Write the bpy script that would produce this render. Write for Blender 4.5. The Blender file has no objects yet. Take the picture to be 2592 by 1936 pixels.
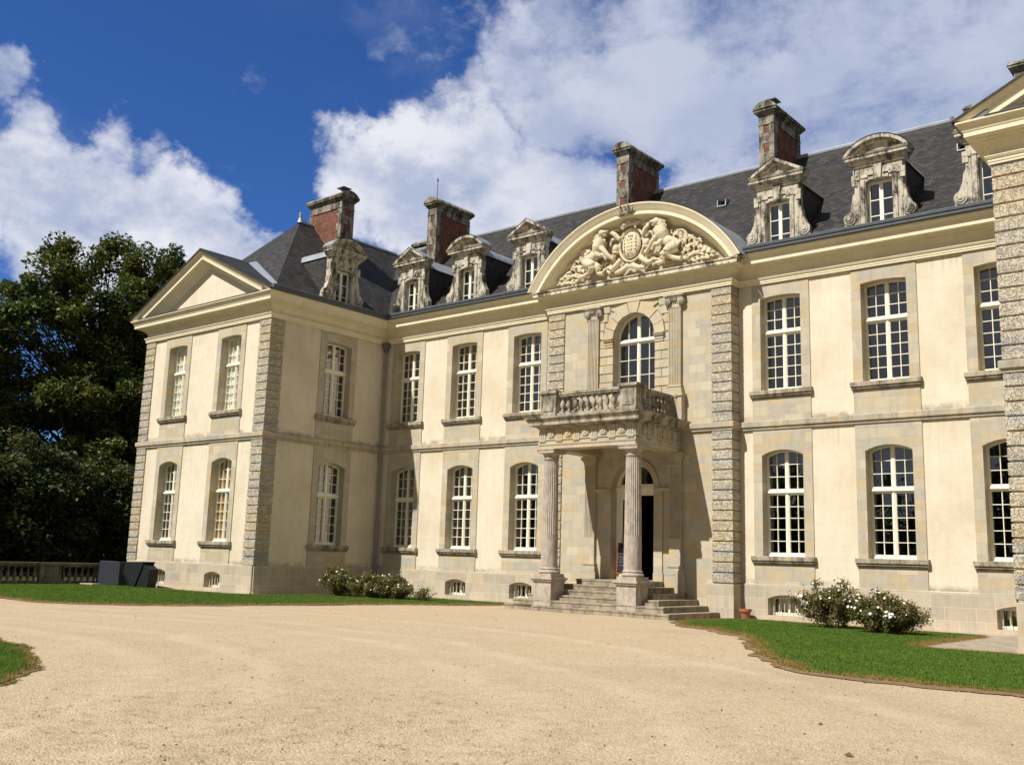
import bpy, math, random
import numpy as np
from mathutils import Vector, Matrix, noise as mnoise
random.seed(7); RNG = np.random.default_rng(7)
sc = bpy.context.scene
COL = sc.collection
R = math.radians
EXPO, SUN_E, SKY_S, SKY_TINT, CLB = .36, 4.9, .07, (.33, .64, 1.2), .70
# ---------------------------------------------------------------- camera
cam = bpy.data.cameras.new('camera'); camo = bpy.data.objects.new('camera', cam); COL.objects.link(camo)
CY, CP, CR = 0.69875, 0.17541, 0.03105
fw = Vector((-math.sin(CY)*math.cos(CP), math.cos(CY)*math.cos(CP), math.sin(CP)))
rt = Vector((math.cos(CY), math.sin(CY), 0)); up = rt.cross(fw)
r2 = rt*math.cos(CR)+up*math.sin(CR); u2 = -rt*math.sin(CR)+up*math.cos(CR)
camo.matrix_world = Matrix(((r2.x, u2.x, -fw.x, 32.67), (r2.y, u2.y, -fw.y, -30.03), (r2.z, u2.z, -fw.z, 1.638), (0, 0, 0, 1)))
cam.sensor_width = 36; cam.lens = 36*2525.8/2592; cam.clip_start = .1; cam.clip_end = 3000
sc.camera = camo
sc.view_settings.view_transform = 'Standard'; sc.view_settings.look = 'None'
sc.view_settings.exposure = EXPO; sc.view_settings.gamma = 1
# ---------------------------------------------------------------- sun and sky
SUNV = Vector((-.254, -1, 1.2)).normalized()
sl = bpy.data.lights.new('sun', 'SUN'); sl.energy = SUN_E; sl.angle = R(.5); sl.color = (1, .94, .84)
so = bpy.data.objects.new('sun', sl); COL.objects.link(so)
so.rotation_euler = SUNV.to_track_quat('Z', 'Y').to_euler()
W = bpy.data.worlds.new('World'); sc.world = W; W.use_nodes = True
class T:
    """tiny node helper"""
    def __init__(s, tree): s.t = tree; s.l = tree.links
    def n(s, typ, ins=None, **props):
        nd = s.t.nodes.new(typ)
        for k, v in props.items(): setattr(nd, k, v)
        if ins:
            for k, v in ins.items():
                sock = nd.inputs[k]
                if isinstance(v, bpy.types.NodeSocket): s.l.new(v, sock)
                elif v is not None:
                    if sock.type == 'RGBA' and len(v) == 3: v = (*v, 1)
                    sock.default_value = v
        return nd
    def math(s, op, a, b=None, c=None, clamp=False):
        d = {0: a}
        if b is not None: d[1] = b
        if c is not None: d[2] = c
        return s.n('ShaderNodeMath', d, operation=op, use_clamp=clamp).outputs[0]
    def mix(s, f, a, b, blend='MIX'):
        nd = s.n('ShaderNodeMix', None, data_type='RGBA', blend_type=blend)
        for i, v in ((0, f), (6, a), (7, b)):
            if isinstance(v, bpy.types.NodeSocket): s.l.new(v, nd.inputs[i])
            else: nd.inputs[i].default_value = (*v, 1) if hasattr(v, '__len__') and len(v) == 3 else v
        return nd.outputs[2]
    def ramp(s, f, stops, interp='LINEAR'):
        nd = s.n('ShaderNodeValToRGB', {0: f}); cr = nd.color_ramp; cr.interpolation = interp
        while len(cr.elements) < len(stops): cr.elements.new(.5)
        for e, (p, c) in zip(cr.elements, stops): e.position = p; e.color = (*c, 1) if hasattr(c, '__len__') else (c, c, c, 1)
        return nd.outputs[0]
    def mr(s, v, a, b, c=0., d=1., smooth=False):
        return s.n('ShaderNodeMapRange', {0: v, 1: a, 2: b, 3: c, 4: d}, interpolation_type='SMOOTHSTEP' if smooth else 'LINEAR').outputs[0]
    def noise(s, vec, scale, detail=3., rough=.55, dist=0., out=0):
        return s.n('ShaderNodeTexNoise', {'Vector': vec, 'Scale': scale, 'Detail': detail, 'Roughness': rough, 'Distortion': dist}).outputs[out]
def pxdir(u, v):      # direction in the world of a cloud seen at overview pixel u, v
    x = (u/.8534-1296)/2525.8; y = (968-v/.8534)/2525.8
    return (fw + r2*x + u2*y).normalized()
def build_world():
    t = T(W.node_tree); W.node_tree.nodes.clear()
    sky = t.n('ShaderNodeTexSky', None, sky_type='NISHITA', sun_disc=False, sun_elevation=math.asin(SUNV.z),
              sun_rotation=math.atan2(SUNV.x, SUNV.y), air_density=1.0, dust_density=.6, ozone_density=2.0, altitude=100).outputs[0]
    d = t.n('ShaderNodeTexCoord').outputs['Generated']
    sky = t.mix(1., sky, SKY_TINT, 'MULTIPLY')
    blobs = [(60,390,120,1),(190,430,120,1),(320,480,110,1),(440,520,95,1),(540,540,70,.8),(120,540,120,.9),(10,170,48,.62),(200,300,70,.66),(300,350,60,.5),
             (820,420,110,1),(930,370,120,1),(1050,370,125,1),(1160,390,115,1),(1250,430,90,1),(960,480,130,1),(1100,480,120,1),(740,500,60,.6),
             (1020,215,70,.62),(930,220,40,.55),(1130,120,110,.8),(1260,180,130,.95),(1400,230,130,.95),(1550,250,120,.95),(1700,230,130,.9),(1870,230,140,.85),(2030,190,140,.85),(2180,240,120,.8),
             (1400,70,150,.8),(1600,60,150,.75),(1830,70,160,.8),(2080,60,170,.85),(2260,100,150,.9),(1240,60,120,.66),(880,80,60,.42),(1780,330,60,.5),(1500,420,110,.8),(1430,340,60,.45),(580,150,40,.3),(980,60,50,.35),
             (-150,420,130,.9),(-300,300,120,.8),(2450,200,160,.8)]
    # overhead and behind the camera: dim, nearly full cloud added for reflections and fill
    acc = None
    wv = t.n('ShaderNodeTexNoise', {'Vector': d, 'Scale': 9., 'Detail': 8., 'Roughness': .62}).outputs[1]
    wv = t.n('ShaderNodeVectorMath', {0: t.n('ShaderNodeVectorMath', {0: wv, 1: (.5, .5, .5)}, operation='SUBTRACT').outputs[0], 'Scale': .17}, operation='SCALE').outputs[0]
    dw = t.n('ShaderNodeVectorMath', {0: t.n('ShaderNodeVectorMath', {0: d, 1: wv}, operation='ADD').outputs[0]}, operation='NORMALIZE').outputs[0]
    for (u, v, r, s_) in blobs:
        c = pxdir(u, v)
        dt = t.n('ShaderNodeVectorMath', {0: dw, 1: tuple(c)}, operation='DOT_PRODUCT').outputs['Value']
        rr = r/2156*1.25
        f = t.mr(dt, math.cos(rr*1.25), math.cos(rr*.1), 0., s_, True)
        acc = f if acc is None else t.math('MAXIMUM', acc, f)
    # generic clouds for the rest of the sky, away from the view
    ax = t.n('ShaderNodeVectorMath', {0: d, 1: tuple(fw)}, operation='DOT_PRODUCT').outputs['Value']
    away = t.mr(ax, .80, .55, 0., 1., True)
    big = t.noise(d, 1.7, 4.)
    gen = t.math('MULTIPLY', t.mr(big, .16, .32, 0., .97), away)
    acc = t.math('MAXIMUM', acc, gen)
    stretch = t.n('ShaderNodeMapping', {0: d, 'Scale': (1., 1., 1.7)}).outputs[0]
    n1 = t.noise(stretch, 8., 12., .62, .2)
    n2 = t.noise(stretch, 30., 10., .68)
    field = t.math('ADD', acc, t.math('ADD', t.math('MULTIPLY', t.math('SUBTRACT', n1, .5), 1.5), t.math('MULTIPLY', t.math('SUBTRACT', n2, .5), .38)))
    dens = t.mr(field, .22, .92, 0., 1., True)
    # thin veils
    veil = t.math('MULTIPLY', t.mr(t.noise(stretch, 3.1, 7., .6, .5), .5, .8, 0., .22), t.mr(acc, .0, .3, .15, 1.))
    dens = t.math('MAXIMUM', dens, veil)
    # interior shading: thick places greyer, broad soft greys
    sh = t.noise(t.n('ShaderNodeMapping', {0: d, 'Location': (.03, .02, .06), 'Scale': (1, 1, 1.5)}).outputs[0], 8., 10., .6)
    shd = t.mr(sh, .36, .62, 0., 1., True)
    # the high cloud to the right is greyer and bluer
    rdir = pxdir(1950, 60)
    dt = t.n('ShaderNodeVectorMath', {0: d, 1: tuple(rdir)}, operation='DOT_PRODUCT').outputs['Value']
    grey = t.mr(dt, math.cos(.48), math.cos(.12), 0., .75, True)
    shd = t.math('MULTIPLY', shd, t.math('SUBTRACT', 1., grey))
    ccol = t.mix(shd, (.50*CLB, .57*CLB, .76*CLB), (.95*CLB, .96*CLB, 1.03*CLB))
    ccol = t.mix(away, ccol, (.20, .205, .22))
    bg_s = t.n('ShaderNodeBackground', {0: sky, 1: SKY_S}).outputs[0]
    bg_c = t.n('ShaderNodeBackground', {0: ccol, 1: 1.}).outputs[0]
    mx = t.n('ShaderNodeMixShader', {0: t.math('MULTIPLY', dens, .97), 1: bg_s, 2: bg_c}).outputs[0]
    t.l.new(mx, t.n('ShaderNodeOutputWorld').inputs[0])
build_world()
# ---------------------------------------------------------------- materials
def mat(name):
    m = bpy.data.materials.new(name); m.use_nodes = True; m.node_tree.nodes.clear()
    return m, T(m.node_tree)
def finish(m, t, color, rough=.9, bump=None, bstr=.5, bdist=.01, spec=.3, metallic=0., trans=None):
    b = t.n('ShaderNodeBsdfPrincipled', {'Base Color': color, 'Roughness': rough, 'Specular IOR Level': spec, 'Metallic': metallic})
    if bump is not None:
        t.l.new(t.n('ShaderNodeBump', {'Height': bump, 'Strength': bstr, 'Distance': bdist}).outputs[0], b.inputs['Normal'])
    out = b.outputs[0]
    if trans is not None:
        tr = t.n('ShaderNodeBsdfTranslucent', {0: trans}).outputs[0]
        out = t.n('ShaderNodeAddShader', {0: out, 1: tr}).outputs[0]
    t.l.new(out, t.n('ShaderNodeOutputMaterial').inputs[0])
    return m
def wpos(t): return t.n('ShaderNodeNewGeometry').outputs['Position']
def wallvec(t, off=(0, 0)):
    s = t.n('ShaderNodeSeparateXYZ', {0: wpos(t)})
    a = t.math('ADD', t.math('ADD', s.outputs[0], s.outputs[1]), off[0])
    return t.n('ShaderNodeCombineXYZ', {0: a, 1: t.math('ADD', s.outputs[2], off[1]), 2: 0.}).outputs[0], s.outputs[2]
def streaks(t, scale=(5, 5, .35), lo=.5, hi=.75):
    v = t.n('ShaderNodeMapping', {0: wpos(t), 'Scale': scale}).outputs[0]
    return t.mr(t.noise(v, 1.5, 5., .65), lo, hi, 0., 1.)
def m_plaster():
    m, t = mat('cream_render'); p = wpos(t)
    a = t.noise(p, .55, 4.); b = t.noise(p, 3.2, 5., .6)
    c = t.ramp(a, [(.3, (.60, .52, .40)), (.5, (.68, .61, .49)), (.7, (.72, .66, .55))])
    c = t.mix(t.mr(b, .45, .75, 0., .3), c, (.55, .44, .29))
    st = streaks(t)
    c = t.mix(t.math('MULTIPLY', st, .22), c, (.44, .36, .25))
    z = t.n('ShaderNodeSeparateXYZ', {0: p}).outputs[2]
    for z1_, ln_ in ((6.05, .9), (10.93, .7)):
        f = t.math('MULTIPLY', t.mr(z, z1_-ln_, z1_, 0., 1.), t.mr(z, z1_, z1_+.02, 1., 0.))
        sv = t.n('ShaderNodeMapping', {0: p, 'Scale': (7, 7, .25)}).outputs[0]
        f = t.math('MULTIPLY', f, t.mr(t.noise(sv, 1.3, 4., .6), .48, .68, 0., .5))
        c = t.mix(f, c, (.38, .30, .19))
    # dirt left by splash above ledges
    for z0 in (1.10, 6.33):
        f = t.math('MULTIPLY', t.mr(z, z0, z0+.22, 1., 0.), t.mr(z, z0-.02, z0, 0., 1.))
        f = t.math('MULTIPLY', f, t.mr(t.noise(p, 2.3, 4., .7), .38, .58, 0., .85))
        c = t.mix(f, c, (.17, .14, .11))
    bp = t.math('ADD', t.noise(p, 38., 4., .6), t.math('MULTIPLY', t.noise(p, 11., 2.), .6))
    return finish(m, t, c, .95, bp, .55, .02, .15)
def m_ashlar(name='ashlar_stone', row=.31, wd=.62, stops=None, dirty=.25, off=(0., 0.), joint=(.50, .42, .30), jm=.5):
    m, t = mat(name); v, z = wallvec(t, off); p = wpos(t)
    bt = t.n('ShaderNodeTexBrick', {'Vector': v, 'Scale': 1., 'Color1': (0, 0, 0), 'Color2': (1, 1, 1), 'Mortar': (0, 0, 0), 'Mortar Size': .007, 'Mortar Smooth': .2, 'Bias': 0., 'Brick Width': wd, 'Row Height': row})
    bt.offset = .43; bt.squash = .8; bt.squash_frequency = 3
    stops = stops or [(.0, (.42, .36, .26)), (.2, (.47, .38, .23)), (.4, (.38, .36, .31)), (.6, (.50, .44, .33)), (.8, (.35, .34, .30)), (1., (.54, .48, .37))]
    c = t.ramp(bt.outputs[0], stops)
    n = t.noise(p, 4., 6., .65)
    c = t.mix(t.mr(n, .35, .7, 0., .4), c, (.56, .51, .41))
    c = t.mix(t.math('MULTIPLY', streaks(t, (4, 4, .5), .5, .72), dirty), c, (.24, .20, .15))
    o = t.mr(t.noise(p, 1.4, 4., .6), .56, .72, 0., .4)
    c = t.mix(o, c, (.56, .36, .15))
    c = t.mix(t.math('MULTIPLY', bt.outputs[1], jm), c, joint)
    h = t.math('ADD', t.math('MULTIPLY', bt.outputs[1], -1.), t.math('MULTIPLY', t.noise(p, 26., 5., .7), .55))
    return finish(m, t, c, .92, h, .5, .012, .2)
def m_vermic():
    m, t = mat('vermiculated_stone'); p = wpos(t); v, z = wallvec(t)
    bt = t.n('ShaderNodeTexBrick', {'Vector': v, 'Scale': 1., 'Color1': (0, 0, 0), 'Color2': (1, 1, 1), 'Mortar': (.5, .5, .5), 'Mortar Size': 0., 'Brick Width': 3., 'Row Height': .3264})
    n = t.noise(p, 9., .4, .4, 1.5)
    w = t.math('ABSOLUTE', t.math('SUBTRACT', n, .5))
    g = t.mr(w, .015, .075, 0., 1., True)
    rc = t.ramp(t.n('ShaderNodeTexWhiteNoise', {'W': t.math('FLOOR', t.math('DIVIDE', z, .3264))}, noise_dimensions='1D').outputs[0],
                [(0., (.42, .40, .36)), (.35, (.55, .50, .41)), (.6, (.56, .47, .32)), (1., (.50, .49, .46))])
    c = t.mix(t.mr(t.noise(p, 9., 5., .7), .45, .75, 0., .5), rc, (.36, .33, .27))
    c = t.mix(t.math('MULTIPLY', t.math('SUBTRACT', 1., g), .35), c, (.20, .17, .13))
    h = t.math('ADD', g, t.math('MULTIPLY', t.noise(p, 40., 3.), .3))
    return finish(m, t, c, .95, h, 1., .035, .15)
def m_paint(name='cream_cornice', base=(.74, .67, .50)):
    m, t = mat(name); p = wpos(t)
    a = t.noise(p, 1.2, 5., .6)
    c = t.mix(t.mr(a, .4, .7, 0., .5), base, tuple(x*.82 for x in base))
    c = t.mix(t.math('MULTIPLY', streaks(t, (3, 3, .6), .52, .75), .3), c, (.40, .34, .22))
    return finish(m, t, c, .85, t.noise(p, 30., 4.), .25, .01, .2)
def m_weather(name='lichened_stone', light=(.54, .50, .42), dark=(.055, .05, .042), lo=.45, hi=.60, sc_=4.):
    m, t = mat(name); p = wpos(t)
    v = t.n('ShaderNodeMapping', {0: p, 'Scale': (1, 1, .45)}).outputs[0]
    a = t.noise(v, sc_, 8., .72)
    c = t.mix(t.mr(a, lo, hi), light, dark)
    c = t.mix(t.mr(t.noise(p, 14., 5., .7), .5, .7, 0., .6), c, (.34, .32, .26))
    c = t.mix(t.mr(t.noise(p, 5.7, 3., .6), .6, .72, 0., .45), c, (.42, .36, .18))
    return finish(m, t, c, .95, t.math('ADD', a, t.math('MULTIPLY', t.noise(p, 30., 5., .7), .7)), .8, .02, .15)
def m_slate():
    m, t = mat('roof_slate'); p = wpos(t)
    s = t.n('ShaderNodeSeparateXYZ', {0: p}); n = t.n('ShaderNodeSeparateXYZ', {0: t.n('ShaderNodeNewGeometry').outputs['True Normal']})
    isx = t.math('GREATER_THAN', t.math('ABSOLUTE', n.outputs[0]), t.math('ABSOLUTE', n.outputs[1]))
    a = t.n('ShaderNodeMix', {0: isx, 2: s.outputs[0], 3: s.outputs[1]}).outputs[0]
    v = t.n('ShaderNodeCombineXYZ', {0: a, 1: t.math('MULTIPLY', s.outputs[2], 1.42), 2: 0.}).outputs[0]
    bt = t.n('ShaderNodeTexBrick', {'Vector': v, 'Scale': 1., 'Color1': (0, 0, 0), 'Color2': (1, 1, 1), 'Mortar': (0, 0, 0), 'Mortar Size': .006, 'Mortar Smooth': 0., 'Brick Width': .22, 'Row Height': .13})
    bt.offset = .5
    c = t.ramp(bt.outputs[0], [(0, (.015, .016, .018)), (.4, (.027, .027, .029)), (.7, (.035, .034, .035)), (1, (.058, .055, .053))])
    c = t.mix(t.mr(t.noise(p, .9, 5., .6), .45, .7, 0., .6), c, (.045, .036, .031))
    c = t.mix(t.mr(t.noise(p, 6., 6., .75), .62, .75, 0., .6), c, (.10, .098, .08))
    c = t.mix(t.mr(t.noise(p, 2.1, 5., .7, .5), .64, .74, 0., .55), c, (.09, .065, .025))
    c = t.mix(bt.outputs[1], c, (.008, .008, .009))
    row = t.math('FRACT', t.math('DIVIDE', t.math('MULTIPLY', s.outputs[2], 1.42), .13))
    h = t.math('ADD', t.math('ADD', t.math('MULTIPLY', row, -.6), t.math('MULTIPLY', bt.outputs[0], .35)), t.math('MULTIPLY', t.noise(p, 25., 3.), .4))
    return finish(m, t, c, .6, h, .8, .02, .3)
def m_brick():
    m, t = mat('red_brick'); v, z = wallvec(t); p = wpos(t)
    bt = t.n('ShaderNodeTexBrick', {'Vector': v, 'Scale': 1., 'Color1': (.24, .058, .036), 'Color2': (.13, .036, .028), 'Mortar': (.30, .22, .16), 'Mortar Size': .007, 'Brick Width': .22, 'Row Height': .065})
    c = t.mix(t.mr(t.noise(p, 3., 5., .7), .42, .62, 0., .7), bt.outputs[0], (.06, .038, .032))
    return finish(m, t, c, .9, t.math('MULTIPLY', bt.outputs[1], -1.), .5, .01, .2)
def m_simple(name, col, rough=.5, nz=.15, scale=8., spec=.4, metallic=0., bstr=.2, second=None):
    m, t = mat(name); p = wpos(t)
    sec = second or tuple(x*.6 for x in col)
    c = t.mix(t.mr(t.noise(p, scale, 5., .65), .4, .72, 0., nz*2), col, sec)
    return finish(m, t, c, rough, t.noise(p, scale*5, 3.), bstr, .005, spec, metallic)
def m_glass():
    m, t = mat('window_glass')
    p = wpos(t)
    b = t.n('ShaderNodeBump', {'Height': t.noise(p, 2.6, 2.), 'Strength': .12, 'Distance': .02}).outputs[0]
    gl = t.n('ShaderNodeBsdfGlossy', {'Color': (.95, .97, 1.), 'Roughness': .015, 'Normal': b}).outputs[0]
    tr = t.n('ShaderNodeBsdfTransparent', {0: (.90, .92, .90)}).outputs[0]
    gn = t.n('ShaderNodeNewGeometry'); co_ = t.math('ABSOLUTE', t.n('ShaderNodeVectorMath', {0: gn.outputs['Normal'], 1: gn.outputs['Incoming']}, operation='DOT_PRODUCT').outputs['Value'])
    f = t.math('ADD', t.math('MULTIPLY', t.math('POWER', t.math('SUBTRACT', 1., co_, clamp=True), 5.), .78), .20, clamp=True)
    t.l.new(t.n('ShaderNodeMixShader', {0: f, 1: tr, 2: gl}).outputs[0], t.n('ShaderNodeOutputMaterial').inputs[0])
    return m
def m_gravel():
    m, t = mat('sandy_gravel'); p = wpos(t)
    c = t.ramp(t.noise(p, .16, 5., .6), [(.3, (.41, .325, .225)), (.5, (.48, .385, .27)), (.7, (.45, .355, .255))])
    c = t.mix(t.mr(t.noise(p, 1.1, 6., .7), .42, .75, 0., .35), c, (.37, .29, .19))
    c = t.mix(t.mr(t.noise(t.n('ShaderNodeMapping', {0: p, 'Scale': (1.2, .5, 1), 'Rotation': (0, 0, .6)}).outputs[0], .9, 5., .6, .4), .55, .72, 0., .3), c, (.54, .45, .33))
    vo = t.n('ShaderNodeTexVoronoi', {'Vector': p, 'Scale': 42.})
    g = t.ramp(t.n('ShaderNodeSeparateColor', {0: vo.outputs['Color']}).outputs[0], [(0, .76), (.45, .97), (.85, 1.03), (1, 1.24)])
    c = t.mix(1., c, g, 'MULTIPLY')
    cr_ = t.math('SQRT', t.math('ADD', t.math('POWER', t.math('SUBTRACT', t.n('ShaderNodeSeparateXYZ', {0: p}).outputs[0], 13.8), 2.), t.math('POWER', t.math('ADD', t.n('ShaderNodeSeparateXYZ', {0: p}).outputs[1], 32.), 2.)))
    cr_ = t.math('ADD', cr_, t.math('MULTIPLY', t.noise(p, .25, 2.), 1.6))
    for r0 in (12.1, 13.7, 16.6, 18.2, 21.2):
        tk = t.math('MULTIPLY', t.mr(t.math('ABSOLUTE', t.math('SUBTRACT', cr_, r0)), .05, .42, 1., 0., True), t.mr(t.noise(p, .7, 4., .6), .35, .6, 0., .42))
        c = t.mix(tk, c, (.55, .46, .35))
        ed_ = t.math('MULTIPLY', t.mr(t.math('ABSOLUTE', t.math('SUBTRACT', cr_, r0+.55)), .02, .25, 1., 0., True), t.mr(t.noise(p, .9, 4., .6), .4, .65, 0., .28))
        c = t.mix(ed_, c, (.36, .28, .18))
    # faint moss in the less driven places
    s = t.n('ShaderNodeSeparateXYZ', {0: p})
    dx = t.math('SUBTRACT', s.outputs[0], 25.5); dy = t.math('ADD', s.outputs[1], 24.)
    rad = t.math('SQRT', t.math('ADD', t.math('POWER', dx, 2.), t.math('POWER', dy, 2.)))
    mk = t.math('MULTIPLY', t.mr(rad, 2., 9., 1., 0.), t.mr(t.noise(p, 3.2, 7., .78, .4), .50, .64, 0., .45))
    c = t.mix(mk, c, (.22, .20, .09))
    h = t.math('ADD', t.math('MULTIPLY', vo.outputs['Distance'], -1.), t.math('MULTIPLY', t.noise(p, 7., 5., .7), 1.2))
    return finish(m, t, c, .97, h, .8, .014, .1)
def m_lawn(name='lawn_soil', cols=None):
    m, t = mat(name); p = wpos(t)
    c = t.ramp(t.noise(p, 1.3, 6., .65), [(.3, (.035, .085, .012)), (.5, (.055, .12, .018)), (.72, (.085, .15, .025))])
    return finish(m, t, c, .95, t.noise(p, 40., 4.), .8, .02, .1)
def m_blades():
    m, t = mat('grass_blades'); p = wpos(t)
    at = t.n('ShaderNodeVertexColor', None, layer_name='dry').outputs[0]
    c = t.ramp(t.noise(p, 2.2, 6., .7), [(.28, (.034, .082, .009)), (.5, (.055, .115, .012)), (.72, (.09, .155, .02))])
    c = t.mix(t.mr(t.noise(p, .35, 3.), .35, .65, 0., .4), c, (.085, .145, .014))
    c = t.mix(t.mr(t.noise(p, 5., 5., .75), .55, .72, 0., .55), c, (.15, .19, .045))
    c = t.mix(at, c, (.27, .15, .06))
    return finish(m, t, c, .8, None, spec=.25, trans=t.mix(.5, c, (.05, .1, .005), 'MULTIPLY'))
def m_leaf(name, a, b, c3, sc_=.5, tr=.35):
    m, t = mat(name); p = wpos(t)
    c = t.ramp(t.noise(p, sc_, 4., .6), [(.3, a), (.5, b), (.72, c3)])
    c = t.mix(t.mr(t.noise(p, sc_*9, 3.), .4, .7, 0., .4), c, tuple(x*.45 for x in a))
    return finish(m, t, c, .6, None, spec=.3, trans=t.mix(1., c, (tr, tr, tr*.5), 'MULTIPLY'))
M = dict(floor=m_simple('woodland_floor', (.035, .04, .014), .95, .5, .6, .1, 0., .8, (.05, .035, .02)),
    plaster=m_plaster(), ashlar=m_ashlar(), plinth=m_ashlar('plinth_granite', .36, .85, [(0, (.38, .33, .26)), (.3, (.47, .40, .30)), (.55, (.35, .32, .27)), (.8, (.50, .43, .33)), (1, (.43, .35, .26))], .35, (.2, .02), (.64, .56, .44), .95),
    porch=m_ashlar('porch_stone', .42, .9, None, .45, (.1, 0.)),
    dirtyash=m_ashlar('band_stone', .5, .9, [(0, (.33, .31, .25)), (.5, (.44, .38, .28)), (1, (.30, .29, .25))], .9, (.3, 0.)),
    vermic=m_vermic(), paint=m_paint(), weather=m_weather(), sill=m_weather('sill_stone', (.42, .37, .29), (.12, .10, .07), .42, .64),
    soot=m_weather('sooty_stone', (.34, .31, .26), (.04, .038, .033), .40, .58, 3.5), shadestone=m_weather('shaded_stone', (.20, .17, .12), (.05, .045, .03), .4, .65, 3.), rustic=m_ashlar('tooled_stone', .32, .8, [(0, (.47, .39, .26)), (.5, (.52, .45, .31)), (1, (.44, .40, .30))], .35), balcony=m_weather('balcony_stone', (.44, .39, .32), (.07, .063, .05), .42, .62, 3.),
    column=m_weather('column_granite', (.47, .41, .36), (.22, .19, .165), .42, .72, 7.),
    lichen=m_weather('lichened_cornice', (.66, .60, .46), (.10, .085, .07), .47, .6, 2.6),
    relief=m_weather('relief_stone', (.66, .58, .43), (.34, .29, .22), .5, .72, 3.),
    slate=m_slate(), brick=m_brick(), zinc=m_simple('zinc_sheet', (.36, .40, .45), .42, .3, 3., .5, .3), lead=m_simple('grey_gutter', (.10, .115, .135), .5, .35, 3., .5, .2),
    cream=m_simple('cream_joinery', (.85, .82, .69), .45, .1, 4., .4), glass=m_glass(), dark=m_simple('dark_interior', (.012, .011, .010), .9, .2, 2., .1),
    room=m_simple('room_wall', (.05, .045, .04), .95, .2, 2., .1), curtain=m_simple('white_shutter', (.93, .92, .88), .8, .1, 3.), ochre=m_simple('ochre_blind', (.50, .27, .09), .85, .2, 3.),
    pipe=m_simple('downpipe_zinc', (.30, .26, .24), .55, .3, 4.), gravel=m_gravel(), lawn=m_lawn(), blades=m_blades(),
    step=m_weather('step_granite', (.38, .32, .24), (.13, .11, .085), .40, .66, 4.), slab=m_weather('paving_stone', (.36, .31, .25), (.17, .15, .12), .45, .7, 2.),
    black=m_simple('black_paint', (.030, .035, .048), .5, .2, 5.), blackshade=m_simple('black_paint_shaded', (.011, .013, .018), .55, .2, 5.), terra=m_simple('terracotta', (.36, .13, .06), .85, .3, 8.), redwood=m_simple('red_wood_frame', (.22, .05, .025), .6, .2, 8.),
    board=m_simple('chalkboard', (.010, .010, .022), .7, .2, 6.), chalk=m_simple('chalk', (.35, .35, .5), .9, .1), chalkr=m_simple('red_chalk', (.35, .05, .08), .9, .1),
    bark=m_weather('bark', (.10, .085, .07), (.03, .027, .022), .4, .7, 3.), stem=m_simple('rose_stem', (.09, .05, .03), .8), petal=m_simple('white_petal', (.85, .84, .80), .7, .05),
    beech=m_leaf('beech_leaves', (.036, .060, .013), (.062, .085, .018), (.13, .125, .028)), dk=m_leaf('dark_leaves', (.020, .036, .010), (.036, .052, .013), (.07, .07, .018)),
    rose=m_leaf('rose_leaves', (.075, .08, .026), (.12, .115, .04), (.19, .11, .05), 3.), pebble=m_simple('pebble', (.42, .35, .25), .9, .5, 20.), leaflitter=m_simple('dry_leaf', (.13, .085, .045), .9, .5, 20.),
    iron=m_simple('white_iron', (.62, .58, .48), .5, .3, 12.), soil=m_simple('dry_soil', (.16, .11, .065), .95, .5, 6., .1, 0., .8, (.24, .17, .09)),
)
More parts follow.
